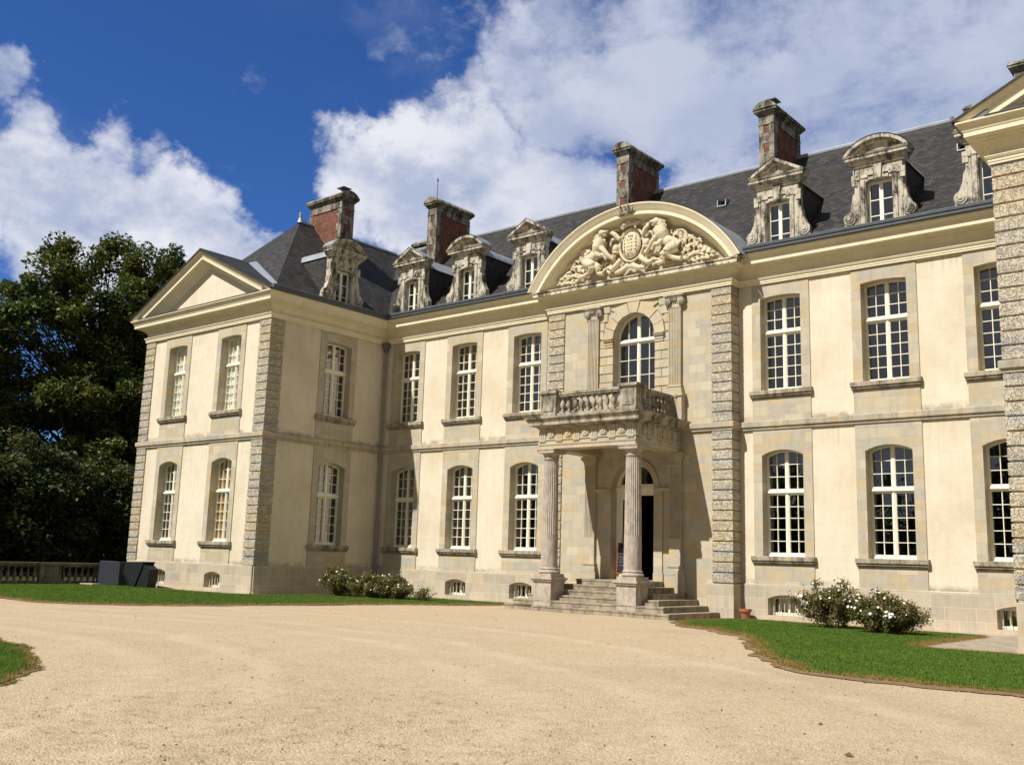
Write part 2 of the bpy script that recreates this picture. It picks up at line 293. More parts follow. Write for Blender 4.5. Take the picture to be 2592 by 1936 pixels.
# ---------------------------------------------------------------- mesh helpers
class MB:
    def __init__(s, xf=None): s.v = []; s.f = []; s.xf = xf
    def add(s, vs, fs):
        o = len(s.v); s.v += [tuple(p) for p in vs]; s.f += [tuple(i+o for i in f) for f in fs]
    def box(s, x0, x1, y0, y1, z0, z1):
        s.add([(x0,y0,z0),(x1,y0,z0),(x1,y1,z0),(x0,y1,z0),(x0,y0,z1),(x1,y0,z1),(x1,y1,z1),(x0,y1,z1)],
              [(0,3,2,1),(4,5,6,7),(0,1,5,4),(1,2,6,5),(2,3,7,6),(3,0,4,7)])
    def bbox(s, x0, x1, y0, y1, z0, z1, b=.02):    # chamfered on the -y face edges
        s.add([(x0,y1,z0),(x1,y1,z0),(x1,y1,z1),(x0,y1,z1),(x0,y0+b,z0),(x1,y0+b,z0),(x1,y0+b,z1),(x0,y0+b,z1),(x0+b,y0,z0+b),(x1-b,y0,z0+b),(x1-b,y0,z1-b),(x0+b,y0,z1-b)],
              [(0,1,5,4),(1,2,6,5),(2,3,7,6),(3,0,4,7),(4,5,9,8),(5,6,10,9),(6,7,11,10),(7,4,8,11),(8,9,10,11),(0,3,2,1)])
    def prism(s, pts, y0, y1):      # pts in x,z ; extruded in y
        n = len(pts)
        s.add([(x, y0, z) for x, z in pts]+[(x, y1, z) for x, z in pts],
              [tuple(range(n)), tuple(range(2*n-1, n-1, -1))]+[(i, n+i, n+(i+1) % n, (i+1) % n) for i in range(n)])
    def ring(s, prof, n=24, c=(0, 0, 0), fl=None):     # lathe: prof [(r,z)], optional flutes
        vs = []; fs = []
        for (r, z) in prof:
            for i in range(n):
                a = 2*math.pi*i/n; rr = r
                vs.append((c[0]+rr*math.cos(a), c[1]+rr*math.sin(a), c[2]+z))
        for j in range(len(prof)-1):
            for i in range(n):
                fs.append((j*n+i, j*n+(i+1) % n, (j+1)*n+(i+1) % n, (j+1)*n+i))
        fs.append(tuple(range(n-1, -1, -1))); fs.append(tuple((len(prof)-1)*n+i for i in range(n)))
        s.add(vs, fs)
    def tube(s, pts, rads, n=8, caps=True):
        pts = [Vector(p) for p in pts]; vs = []; fs = []
        if not hasattr(rads, '__len__'): rads = [rads]*len(pts)
        ref = Vector((0.31, .2, .93)).normalized()
        for k, p in enumerate(pts):
            d = (pts[min(k+1, len(pts)-1)]-pts[max(k-1, 0)]).normalized()
            a = d.cross(ref)
            if a.length < .05: a = d.cross(Vector((1, 0, 0)))
            a.normalize(); b = d.cross(a)
            for i in range(n):
                t_ = 2*math.pi*i/n; vs.append(p+(a*math.cos(t_)+b*math.sin(t_))*rads[k])
        for j in range(len(pts)-1):
            for i in range(n): fs.append((j*n+i, j*n+(i+1) % n, (j+1)*n+(i+1) % n, (j+1)*n+i))
        if caps: fs.append(tuple(range(n-1, -1, -1))); fs.append(tuple((len(pts)-1)*n+i for i in range(n)))
        s.add(vs, fs)
    def ell(s, c, r, n=12, m=8, rot=0.):
        prof = []; vs = []; fs = []; cs, sn = math.cos(rot), math.sin(rot)
        for j in range(1, m):
            ph = math.pi*j/m
            for i in range(n):
                a = 2*math.pi*i/n
                x, y, z = r[0]*math.sin(ph)*math.cos(a), r[1]*math.sin(ph)*math.sin(a), r[2]*math.cos(ph)
                vs.append((c[0]+x*cs-z*sn, c[1]+y, c[2]+x*sn+z*cs))
        for j in range(m-2):
            for i in range(n): fs.append((j*n+i, j*n+(i+1) % n, (j+1)*n+(i+1) % n, (j+1)*n+i))
        t0 = len(vs); vs.append((c[0]-r[2]*sn, c[1], c[2]+r[2]*cs)); vs.append((c[0]+r[2]*sn, c[1], c[2]-r[2]*cs))
        for i in range(n): fs.append((t0, (i+1) % n, i)); fs.append((t0+1, (m-2)*n+i, (m-2)*n+(i+1) % n))
        s.add(vs, fs)
    def sweep(s, path, prof, closed_ends=True):
        """path: XY polyline, outward = right of travel; prof: [(out,z)] -> mitred moulding"""
        P = [Vector((p[0], p[1])) for p in path]; n = len(P); vs = []
        for i in range(n):
            d0 = (P[i]-P[i-1]).normalized() if i else (P[1]-P[0]).normalized()
            d1 = (P[i+1]-P[i]).normalized() if i < n-1 else d0
            n0 = Vector((d0.y, -d0.x)); n1 = Vector((d1.y, -d1.x))
            m = (n0+n1); m = m/(m.dot(n0)) if m.length > .01 else n0
            for (o, z) in prof: vs.append((P[i].x+m.x*o, P[i].y+m.y*o, z))
        k = len(prof); fs = []
        for i in range(n-1):
            for j in range(k-1): fs.append((i*k+j, (i+1)*k+j, (i+1)*k+j+1, i*k+j+1))
        if closed_ends: fs.append(tuple(range(k))); fs.append(tuple((n-1)*k+j for j in range(k-1, -1, -1)))
        s.add(vs, fs)
    def build(s, name, m, parent=None, smooth=False, label=None, recalc=True, loc=None):
        me = bpy.data.meshes.new(name)
        vs = s.v if s.xf is None else [s.xf(p) for p in s.v]
        me.from_pydata(vs, [], s.f)
        if recalc:
            import bmesh
            b = bmesh.new(); b.from_mesh(me); bmesh.ops.recalc_face_normals(b, faces=b.faces); b.to_mesh(me); b.free()
        me.materials.append(M[m] if isinstance(m, str) else m)
        if smooth: me.polygons.foreach_set('use_smooth', [True]*len(me.polygons))
        me.update()
        o = bpy.data.objects.new(name, me); COL.objects.link(o)
        if parent: o.parent = parent
        if label: o['label'] = label
        if loc: o.location = loc
        return o
def autosmooth(o, ang=40):
    me = o.data; me.polygons.foreach_set('use_smooth', [True]*len(me.polygons))
    try: me.set_sharp_from_angle(angle=R(ang))
    except Exception: pass
def tag(o, label=None, cat=None, group=None, kind=None):
    if label: o['label'] = label
    if cat: o['category'] = cat
    if group: o['group'] = group
    if kind: o['kind'] = kind
    return o
def empty(name, loc=(0, 0, 0), rz=0., parent=None):
    o = bpy.data.objects.new(name, None); COL.objects.link(o); o.location = loc; o.rotation_euler = (0, 0, rz); o.empty_display_size = .2
    if parent: o.parent = parent
    return o
def copy_tree(o, parent=None):
    c = o.copy(); COL.objects.link(c); c.parent = parent
    for ch in [x for x in KIDS.get(o.name, [])]: copy_tree(ch, c)
    return c
KIDS = {}
def kids(o): KIDS[o.name] = [x for x in COL.objects if x.parent == o]; return KIDS[o.name]
def frame(ox, oy, rz):
    cs, sn = math.cos(rz), math.sin(rz)
    return lambda p: (ox+p[0]*cs-p[1]*sn, oy+p[0]*sn+p[1]*cs, p[2])
def arc(uc, hw, zs, rise, n=10):      # points left to right along a segmental arch
    if rise >= hw-.001: return [(uc-hw*math.cos(math.pi*i/n), zs+hw*math.sin(math.pi*i/n)) for i in range(n+1)]
    Rr = (hw*hw+rise*rise)/(2*rise); zc = zs+rise-Rr; a0 = math.asin(hw/Rr)
    return [(uc+Rr*math.sin(-a0+2*a0*i/n), zc+Rr*math.cos(-a0+2*a0*i/n)) for i in range(n+1)]
def wall(mb, u0, u1, z0, z1, ops, y=0., reveal=None):
    """ops: (uc,hw,zb,zs,rise). front face at y with holes; reveal depth goes to +y"""
    us = sorted({u0, u1}|{o[0]-o[1] for o in ops}|{o[0]+o[1] for o in ops})
    zs = sorted({z0, z1}|{o[2] for o in ops}|{o[3]+o[4] for o in ops})
    for i in range(len(us)-1):
        for j in range(len(zs)-1):
            a, b, c, d = us[i], us[i+1], zs[j], zs[j+1]; um, zm = (a+b)/2, (c+d)/2
            if any(abs(um-o[0]) < o[1] and o[2] < zm < o[3]+o[4] for o in ops): continue
            mb.add([(a, y, c), (b, y, c), (b, y, d), (a, y, d)], [(0, 1, 2, 3)])
    for o in ops:
        A = arc(o[0], o[1], o[3], o[4], 20 if o[4] > .5 else 10); zt = o[3]+o[4]
        for (p, q_) in zip(A[:-1], A[1:]):
            if zt-p[1] > 1e-5 or zt-q_[1] > 1e-5:
                mb.add([(p[0], y, p[1]), (q_[0], y, q_[1]), (q_[0], y, zt), (p[0], y, zt)], [(0, 1, 2, 3)])
        if reveal:
            L = [(o[0]-o[1], o[2])]+A+[(o[0]+o[1], o[2])]
            n = len(L)
            mb.add([(p[0], y, p[1]) for p in L]+[(p[0], y+reveal, p[1]) for p in L], [(i, (i+1) % n, n+(i+1) % n, n+i) for i in range(n)])
def edges_strip(mb, u0, u1, z0, z1, y0, y1):       # side faces of a proud panel
    mb.add([(u0,y0,z0),(u0,y1,z0),(u0,y1,z1),(u0,y0,z1)], [(0,1,2,3)]); mb.add([(u1,y0,z0),(u1,y1,z0),(u1,y1,z1),(u1,y0,z1)], [(0,1,2,3)])
# ================================================================ the chateau
XC = 13.538; HW = .70; OFF = (5.328, 8.709, 12.043); D = 6.304; WW = 9.199; PA = .528; HA = 3.794
ZTU, ZBU, ZTL, ZBL, ZPL, ZBAND = 10.44, 7.325, 5.21, 1.996, 1.10, 6.32
RU, RL = .06, .17
CH = empty('chateau')
tag(CH, 'cream and stone two-storey French chateau with slate roof, chimneys and columned porch', 'chateau')
REV = .36
# ---- window prototypes (local: x along wall, -y outwards, z from bottom of opening)
def window_meshes(hw, zs, rise, ztr, rows_u, rows_l, cols=2, arch_n=10, key=''):
    F = MB(); G = MB(); y0, y1 = REV-.06, REV+.03
    fr = .05; A = arc(0, hw, zs, rise, 20 if rise > .5 else arch_n)
    def zt(x, inset=0.):
        x = max(-hw+1e-4, min(hw-1e-4, x))
        if rise >= hw-.001: return zs+math.sqrt(max(0, (hw-inset)**2-min(x*x, (hw-inset)**2)))
        Rr = (hw*hw+rise*rise)/(2*rise); zc = zs+rise-Rr
        return zc+math.sqrt(max(0, (Rr-inset)**2-x*x))
    # outer frame following the opening
    L = [(-hw, 0)]+A+[(hw, 0)]
    def ins(p):
        if p[1] <= 0: return (p[0]*(hw-fr)/hw, .0)
        if rise >= hw-.001 and p[1] >= zs: return (p[0]*(hw-fr)/hw, zs+(p[1]-zs)*(hw-fr)/hw)
        return (p[0]*(hw-fr)/hw, p[1]-fr*(1. if p[1] > zs+.001 else .9))
    I = [ins(p) for p in L]
    for k in range(len(L)-1):
        a, b, c, d = L[k], L[k+1], I[k+1], I[k]
        F.add([(a[0],y0,a[1]),(b[0],y0,b[1]),(c[0],y0,c[1]),(d[0],y0,d[1]),(a[0],y1,a[1]),(b[0],y1,b[1]),(c[0],y1,c[1]),(d[0],y1,d[1])],
              [(0,1,2,3),(7,6,5,4),(3,2,6,7),(0,4,5,1)])
    F.box(-hw+.004, hw-.004, y0-.035, y1, .0, .075)                 # bottom rail and drip
    F.box(-hw+.004, hw-.004, y0-.05, y0, .0, .035)
    if ztr: 
        F.box(-hw+.006, hw-.006, y0-.04, y1-.004, ztr-.055, ztr+.055); F.box(-hw+.008, hw-.008, y0-.065, y0-.04, ztr-.03, ztr+.02)
    # central meeting stiles
    F.box(-.045, .045, y0-.012, y1-.008, .077, (ztr-.057) if ztr else zt(0, fr)); F.box(-.018, .018, y0-.03, y0-.012, .077, (ztr-.057) if ztr else zt(0, fr)-.02)
    if ztr: F.box(-.045, .045, y0-.012, y1-.008, ztr+.057, zt(0, fr)+.01)
    # leaves: stiles and rails
    secs = [(.077, ztr-.057, rows_l), (ztr+.057, None, rows_u)] if ztr else [(.077, None, rows_l)]
    for sx in (-1, 1):
        xa, xb = (.044, hw-fr); st = .024
        for (za, zb, rows) in secs:
            top = zb if zb else zs+(rise*.45 if rise < .5 else 0)
            X0, X1 = sorted((sx*xa, sx*xb))
            F.box(X0, X0+st, y0+.008, y1-.012, za, zt(X0+(0 if sx > 0 else 0), fr)+.0 if zb is None else zb)
            F.box(X1-st, X1, y0+.008, y1-.012, za, zt(X1, fr) if zb is None else zb)
            F.box(X0+st, X1-st, y0+.009, y1-.013, za, za+.045)
            if zb: F.box(X0+st, X1-st, y0+.009, y1-.013, zb-.045, zb)
            h = (zb-.045 if zb else (zs+(rise if rise < .5 else rise)-fr-.01))-(za+.045)
            mb_ = .0105
            if cols == 2:
                xm = (X0+X1)/2; F.box(xm-mb_, xm+mb_, y0+.015, y1-.02, za+.045, zb-.045 if zb else zt(xm, fr+.005))
            for r_ in range(1, rows):
                z = za+.045+h*r_/rows
                if rise > .5 and zb is None and z > zs+.05:
                    lim = math.sqrt(max(.0001, (hw-fr)**2-(z-zs)**2)); a_, b_ = (X0+st, min(X1-st, lim)) if sx > 0 else (max(X0+st, -lim), X1-st)
                    if b_-a_ > .03: F.box(a_, b_, y0+.016, y1-.021, z-mb_, z+mb_)
                else: F.box(X0+st, X1-st, y0+.016, y1-.021, z-mb_, z+mb_)
            # glass, each pane a little out of true
            nx = cols; zz = [za+.02+((zb or zs+rise-.03)-za-.03)*i/rows for i in range(rows+1)]
            for i in range(nx):
                xa_ = X0+.02+(X1-X0-.04)*i/nx; xb_ = X0+.02+(X1-X0-.04)*(i+1)/nx
                for j in range(rows):
                    za_, zb_ = zz[j], zz[j+1]; ta, tb = random.gauss(0, .006), random.gauss(0, .006); yy = y1-.03
                    if zb is None:
                        p = [(xa_, za_), (xb_, za_), (xb_, min(zb_, zt(xb_, .02))), (xa_, min(zb_, zt(xa_, .02)))]
                        if p[2][1] <= za_+.005 and p[3][1] <= za_+.005: continue
                        if rise > .5 and j == rows-1 or (rise > .5 and (p[2][1] < zb_-.01 or p[3][1] < zb_-.01)):
                            n_ = 5; p = [(xa_, za_), (xb_, za_)]+[(xb_+(xa_-xb_)*k/n_, max(za_, min(zb_, zt(xb_+(xa_-xb_)*k/n_, .02)))) for k in range(n_+1)]
                    else: p = [(xa_, za_), (xb_, za_), (xb_, zb_), (xa_, zb_)]
                    xm_, zm_ = (xa_+xb_)/2, (za_+zb_)/2
                    G.add([(x, yy+(x-xm_)*ta+(z-zm_)*tb, z) for x, z in p], [tuple(range(len(p)))])
    return F, G
def sill_mesh(hw, h=.25, up=True):
    s = MB(); w = hw+.37
    s.sweep([(-w, .0), (w, .0)], [(-.34 if False else 0., -.02), (.16, -.02)], False) if False else None
    s.bbox(-w, w, -.17, .0, -.15, -.0, .015); s.bbox(-w+.02, w-.02, -.125, .0, -.215, -.15, .012); s.bbox(-w+.03, w-.03, -.085, .0, -.255, -.215, .01)
    s.box(-hw+.003, hw-.003, 0., REV-.02, -.06, -.003)
    return s
PROTO = {}
def make_proto(key, hw, zs, rise, ztr, ru, rl, cols=2, sill='sill'):
    F, G = window_meshes(hw, zs, rise, ztr, ru, rl, cols)
    f = F.build('window', 'cream', CH); g = G.build('pane', 'glass', f, recalc=False)
    s = sill_mesh(hw).build('sill', sill, f) if sill else None
    PROTO[key] = [f, g, s, False]
def place_window(key, x, y, z, rz=0., label=None, curtain=None):
    f, g, s, used = PROTO[key]
    if used:
        f = f.copy(); COL.objects.link(f); f.parent = CH
        g2 = g.copy(); COL.objects.link(g2); g2.parent = f
        if s: s2 = s.copy(); COL.objects.link(s2); s2.parent = f
    PROTO[key][3] = True
    f.location = (x, y, z); f.rotation_euler = (0, 0, rz)
    if 'label' in f: del f['label']
    if label: f['label'] = label
    if curtain:
        for (nm, m, x0, x1, z0, z1) in curtain:
            c = MB(); n = 14
            pts = [(x0+(x1-x0)*i/n, REV+.055+.012*math.sin(i*1.9)) for i in range(n+1)]
            c.add([(p[0], p[1], z0) for p in pts]+[(p[0], p[1], z1) for p in pts], [(i, i+1, n+2+i, n+1+i) for i in range(n)])
            c.build(nm, m, f, recalc=False)
    return f
make_proto('U', HW, ZTU-ZBU, RU, 9.31-ZBU, 3, 5)
make_proto('L', HW, ZTL-ZBL, RL, 4.04-ZBL, 3, 5)
# ---- walls by facade. every facade is written in local (x, y<0 outwards) and set down by frame()
def facade(xf, u0, u1, cents, basements, name_suffix='', top=11.0, quoins=(), plaster=True, strips=True, ylocal=0.):
    P = MB(xf); ops = []
    for c in cents: ops += [(c, HW, ZBU, ZTU, RU), (c, HW, ZBL, ZTL, RL)]
    wall(P, u0, u1, ZPL-.05, 11.6, ops, 0.)
    P.build('wall', 'plaster', CH, recalc=False)
    for c in cents:
     S = MB(xf)
     for (za, zb, o) in ((ZPL, 6.06, (c, HW, ZBL, ZTL, RL)), (6.3, 10.98, (c, HW, ZBU, ZTU, RU))):
        wall(S, c-1.0, c+1.0, za, zb, [o], -.035, REV+.1); edges_strip(S, c-1.0, c+1.0, za, zb, -.035, 0)
     S.build('window_surround', 'ashlar', CH, recalc=False)
    B = MB(xf); bops = [(c, .55, .17, .68, .12) for c in basements]
    wall(B, u0-.0, u1+.0, -.3, ZPL, bops, -.06, .5)
    n = [(u0, -.06, ZPL), (u1, -.06, ZPL), (u1, 0, ZPL+.03), (u0, 0, ZPL+.03)]; B.add(n, [(0, 1, 2, 3)])
    edges_strip(B, u0, u1, -.3, ZPL, -.06, 0)
    B.box(u0, u1, -.10, -.06, -.3, .09)
    B.build('plinth', 'plinth', CH, recalc=False)
main = frame(0, 0, 0); wl = frame(0, -D, 0); ws = frame(0, 0, R(90)); wr = frame(2*XC, -D, 0)
LC = [XC-o for o in OFF]; RC = [XC+o for o in OFF]
facade(main, 0., XC-HA, LC, [c for c in LC])
facade(main, XC+HA, 2*XC, RC, [c for c in RC])
WC = [-WW/2-1.988, -WW/2+1.988]
facade(wl, -WW, 0., WC, WC)
facade(ws, -D, 0., [-2.739], [])
facade(wr, 0., WW, [WW+c for c in WC], [WW+c for c in WC])
facade(frame(2*XC, 0, R(-90)), 0., D, [2.739], [])           # inner flank of the right wing
# rear and outer flanks, seen only from elsewhere
Bk = MB(); Bk.add([(-WW,-D,-.3),(-WW,9.9,-.3),(-WW,9.9,11.6),(-WW,-D,11.6)], [(0,1,2,3)]); Bk.add([(2*XC+WW,-D,-.3),(2*XC+WW,9.9,-.3),(2*XC+WW,9.9,11.6),(2*XC+WW,-D,11.6)], [(0,1,2,3)])
Bk.add([(-WW,9.9,-.3),(2*XC+WW,9.9,-.3),(2*XC+WW,9.9,11.6),(-WW,9.9,11.6)], [(0,1,2,3)]); Bk.build('rear_wall', 'plaster', CH, recalc=False)
# rooms: floors and a spine wall keep the inside dark
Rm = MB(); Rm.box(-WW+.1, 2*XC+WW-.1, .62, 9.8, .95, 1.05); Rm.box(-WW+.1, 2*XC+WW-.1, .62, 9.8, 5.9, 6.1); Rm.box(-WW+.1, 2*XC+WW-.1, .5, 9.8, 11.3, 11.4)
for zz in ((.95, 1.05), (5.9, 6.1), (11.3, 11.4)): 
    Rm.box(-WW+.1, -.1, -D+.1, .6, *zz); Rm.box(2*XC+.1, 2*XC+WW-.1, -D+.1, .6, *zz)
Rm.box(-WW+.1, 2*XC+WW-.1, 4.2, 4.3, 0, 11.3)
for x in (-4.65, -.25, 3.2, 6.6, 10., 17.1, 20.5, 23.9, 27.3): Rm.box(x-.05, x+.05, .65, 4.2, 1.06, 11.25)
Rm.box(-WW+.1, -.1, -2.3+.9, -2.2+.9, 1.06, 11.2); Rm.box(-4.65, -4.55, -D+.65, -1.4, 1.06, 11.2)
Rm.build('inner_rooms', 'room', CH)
for i, c in enumerate(LC):
    place_window('U', c, 0, ZBU); place_window('L', c, 0, ZBL)
for i, c in enumerate(RC):
    place_window('U', c, 0, ZBU); place_window('L', c, 0, ZBL)
wc = ('shutter', 'curtain', -HW+.02, HW-.02, .05, 3.2)
place_window('U', WC[0], -D, ZBU, 0, 'tall window closed by white shutters, upper left of the wing', [wc])
place_window('U', WC[1], -D, ZBU, 0, 'tall window with white shutters behind most panes, upper right of the wing', [('shutter', 'curtain', -HW+.02, HW*.42, .05, 3.2)])
place_window('L', WC[0], -D, ZBL)
place_window('L', WC[1], -D, ZBL, 0, 'tall window with an ochre blind behind its left leaf', [('blind', 'ochre', -HW+.02, .12, .05, 3.3)])
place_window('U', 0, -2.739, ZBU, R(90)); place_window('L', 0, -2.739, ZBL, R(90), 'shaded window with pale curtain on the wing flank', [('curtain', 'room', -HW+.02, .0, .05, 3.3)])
for c in WC: place_window('U', 2*XC+WW+c, -D, ZBU); place_window('L', 2*XC+WW+c, -D, ZBL)
# basement windows: white bars in front of a small cream casement
def basement_window(x, y, rz=0.):
    F = MB(); hw = .55; y0 = .36-.06
    F.box(-hw, hw, y0, y0+.05, 0, .09); F.box(-hw, hw, y0, y0+.05, .5, .6); F.box(-hw, -hw+.07, y0+.001, y0+.05, .09, .5); F.box(hw-.07, hw, y0+.001, y0+.05, .09, .5); F.box(-.04, .04, y0+.002, y0+.05, .09, .5)
    for q_ in (-.28, .28): F.box(q_-.012, q_+.012, y0+.01, y0+.04, .09, .5)
    F.prism([(p[0], p[1]) for p in arc(0, hw, .51, .12, 8)]+[(hw, .595), (-hw, .595)][:2], y0+.055, y0+.06)
    f = F.build('basement_window', 'cream', CH)
    b = MB()
    for k in range(6):
        x_ = -hw+.1+k*(2*hw-.2)/5; zt_ = .51+.1*(1-(x_/hw)**2)
        b.tube([(x_, .16, -.0), (x_, .16, zt_)], .014, 6)
    b.tube([(-hw, .16, .05), (hw, .16, .05)], .010, 5)
    b.build('bar_grille', 'iron', f)
    g = MB(); g.add([(-hw+.05, y0+.045, .06), (hw-.05, y0+.045, .06), (hw-.05, y0+.045, .55), (-hw+.05, y0+.045, .55)], [(0,1,2,3)]); g.build('pane', 'glass', f, recalc=False)
    return f
bw = basement_window(0, 0); bwk = [c for c in COL.objects if c.parent == bw]; first = True
for (x, y) in [(c, 0) for c in LC+RC]+[(c, -D) for c in WC]+[(2*XC+WW+c, -D) for c in WC]:
    if first: o = bw; first = False
    else:
        o = bw.copy(); COL.objects.link(o); o.parent = CH
        for k in bwk: k2 = k.copy(); COL.objects.link(k2); k2.parent = o
    o.location = (x, y, .17)
# ---- quoins
def quoin(xf, u0, u1, name='quoin', ranges=((1.10, 6.06, 15), (6.33, 10.95, 14)), prj=.055):
    q_ = MB(xf)
    for (za, zb, n) in ranges:
        h = (zb-za)/n
        for i in range(n): q_.bbox(u0, u1, -prj, 0, za+i*h+.014, za+(i+1)*h-.014, .02)
    q_.build(name, 'vermic', CH)
def quoin_corner(cx, cy, lenx, leny, sx, prj=.055, ranges=((1.10, 6.06, 15), (6.33, 10.95, 14))):
    """quoins wrapping a convex corner; sx=+1 east corner of a block, -1 west corner"""
    q_ = MB(); b = .02
    for (za, zb, n) in ranges:
        h = (zb-za)/n
        for i in range(n):
            z0, z1 = za+i*h+.014, za+(i+1)*h-.014
            X0, X1 = sorted((cx-sx*lenx, cx+sx*prj)); Y0, Y1 = cy-prj, cy+leny
            # L-shaped: outline from above, chamfered top and bottom
            xo, xi = cx+sx*prj, cx
            out = [(cx-sx*lenx, cy), (cx-sx*lenx, cy-prj), (xo, cy-prj), (xo, cy+leny), (cx, cy+leny), (cx, cy)]
            inn = [(cx-sx*(lenx-b), cy), (cx-sx*(lenx-b), cy-prj+b), (xo-sx*b, cy-prj+b), (xo-sx*b, cy+leny-b), (cx, cy+leny-b), (cx, cy)]
            vs = [(p[0], p[1], z0) for p in inn]+[(p[0], p[1], z0+b) for p in inn]+[(p[0], p[1], z1-b) for p in inn]+[(p[0], p[1], z1) for p in inn]
            for k in (1, 2):     # widen the middle rings to the outer outline
                for j in range(6): vs[k*6+j] = (out[j][0], out[j][1], vs[k*6+j][2])
            vs = vs
            fs = []
            for k in range(3):
                for j in range(6): fs.append((k*6+j, k*6+(j+1) % 6, (k+1)*6+(j+1) % 6, (k+1)*6+j))
            fs.append((5, 4, 3, 2)); fs.append((5, 2, 1, 0)); fs.append((18+2, 18+3, 18+4, 18+5)); fs.append((18+0, 18+1, 18+2, 18+5))
            q_.add(vs, fs)
    q_.build('quoin', 'vermic', CH)
quoin_corner(0, -D, .68, .64, 1); quoin_corner(-WW, -D, .68, .64, -1)
quoin_corner(2*XC, -D, .68, .64, -1); quoin_corner(2*XC+WW, -D, .68, .64, 1)
quoin_corner(XC+HA, -PA, .69, PA, 1); quoin_corner(XC-HA, -PA, .69, PA, -1)
# ---- mouldings swept round the whole front
EAST = 2*XC; path = [(-WW, 9.9), (-WW, -D), (0, -D), (0, 0), (XC-HA, 0), (XC-HA, -PA), (XC+HA, -PA), (XC+HA, 0), (EAST, 0), (EAST, -D), (EAST+WW, -D), (EAST+WW, 9.9)]
b = MB(); b.sweep(path, [(-.01, 6.05), (.075, 6.05), (.075, 6.11), (.10, 6.13), (.13, 6.15), (.13, 6.30), (.115, 6.325), (-.01, 6.345)]); b.build('string_course', 'dirtyash', CH)
cprof = [(-.01, 10.93), (.10, 10.93), (.10, 10.985), (.115, 10.99), (.115, 11.055), (.135, 11.06), (.165, 11.11), (.165, 11.13), (.06, 11.14), (.05, 11.30), (.09, 11.36), (.16, 11.42), (.24, 11.46), (.24, 11.49), (.34, 11.51), (.34, 11.535), (.47, 11.545), (.47, 11.56), (.50, 11.56), (.50, 11.675), (.515, 11.68), (.53, 11.72), (.56, 11.78), (.61, 11.83), (.645, 11.855), (.645, 11.90), (-.01, 11.93)]
b = MB(); b.sweep(path[:4]+[(XC-HA-.02, 0)], cprof); b.build('cornice', 'paint', CH); b = MB(); b.sweep([(XC+HA+.02, 0)]+path[8:], cprof); b.build('cornice', 'paint', CH)
def gutter(p):
    g = MB(); g.sweep(p, [(.60, 11.905), (.70, 11.905), (.73, 11.93), (.735, 12.02), (.765, 12.03), (.775, 12.10), (.75, 12.13), (.70, 12.13), (.70, 12.07), (-.05, 12.11), (-.05, 11.93)]); return g.build('gutter', 'lead', CH)
gutter([(0, -D-.55), (0, 0), (XC-HA-.58, 0)]); gutter([(XC+HA+.58, 0), (EAST, 0), (EAST, -D-.55)]); gutter([(-WW, 9.9), (-WW, -D-.55)]); gutter([(EAST+WW, -D-.55), (EAST+WW, 9.9)])
fl = MB(); fl.sweep([(-WW, -D), (0, -D)], [(.0, 11.935), (.66, 11.905), (.67, 11.915), (.67, 11.93), (.0, 11.96)]); fl.sweep([(EAST, -D), (EAST+WW, -D)], [(.0, 11.935), (.66, 11.905), (.67, 11.915), (.67, 11.93), (.0, 11.96)]); fl.build('lead_flashing', 'lead', CH)
# ---- slate roofs
E0, ZE, RZ, RY = -.02, 12.10, 17.17, 4.65
rf = MB(); xl, xr = -WW/2, EAST+WW/2; ya = -1.76
rf.add([(E0,-E0,ZE),(EAST-E0,-E0,ZE),(xr,RY,RZ),(xl,RY,RZ)], [(0,1,2,3)])
rf.add([(E0,-E0,ZE),(xl,RY,RZ),(xl,ya,RZ),(E0,-D-E0,ZE)], [(0,1,2,3)])
for xm_ in (xl, xr): rf.add([(xm_-WW/2-E0, -D-E0, ZE), (xm_+WW/2+E0, -D-E0, ZE), (xm_, ya, RZ)], [(0,1,2)])
rf.add([(-WW-E0,-D-E0,ZE),(xl,ya,RZ),(xl,RY,RZ),(-WW-E0,9.9+E0,ZE)], [(0,1,2,3)])
rf.add([(EAST-E0,-E0,ZE),(EAST-E0,-D-E0,ZE),(xr,ya,RZ),(xr,RY,RZ)], [(0,1,2,3)])
rf.add([(EAST+WW+E0,-D-E0,ZE),(EAST+WW+E0,9.9+E0,ZE),(xr,RY,RZ),(xr,ya,RZ)], [(0,1,2,3)])
rf.add([(-WW-E0,9.9+E0,ZE),(EAST+WW+E0,9.9+E0,ZE),(xr,RY,RZ),(xl,RY,RZ)], [(0,1,2,3)])
roof = rf.build('roof', 'slate', CH, recalc=False)
# ridges, hips and finial in zinc
rg = MB()
for (a, b_) in (((xl, RY, RZ), (xr, RY, RZ)), ((xl, ya, RZ), (xl, RY, RZ)), ((xr, ya, RZ), (xr, RY, RZ))): rg.tube([(a[0], a[1], a[2]+.0), (b_[0], b_[1], b_[2]+.0)], .10, 8)
for x in (xl, xr): rg.ring([(.16, -.05), (.10, .10), (.07, .2), (.07, .42), (.03, .47)], 10, (x, ya, RZ))
rg.build('ridge_capping', 'zinc', roof)
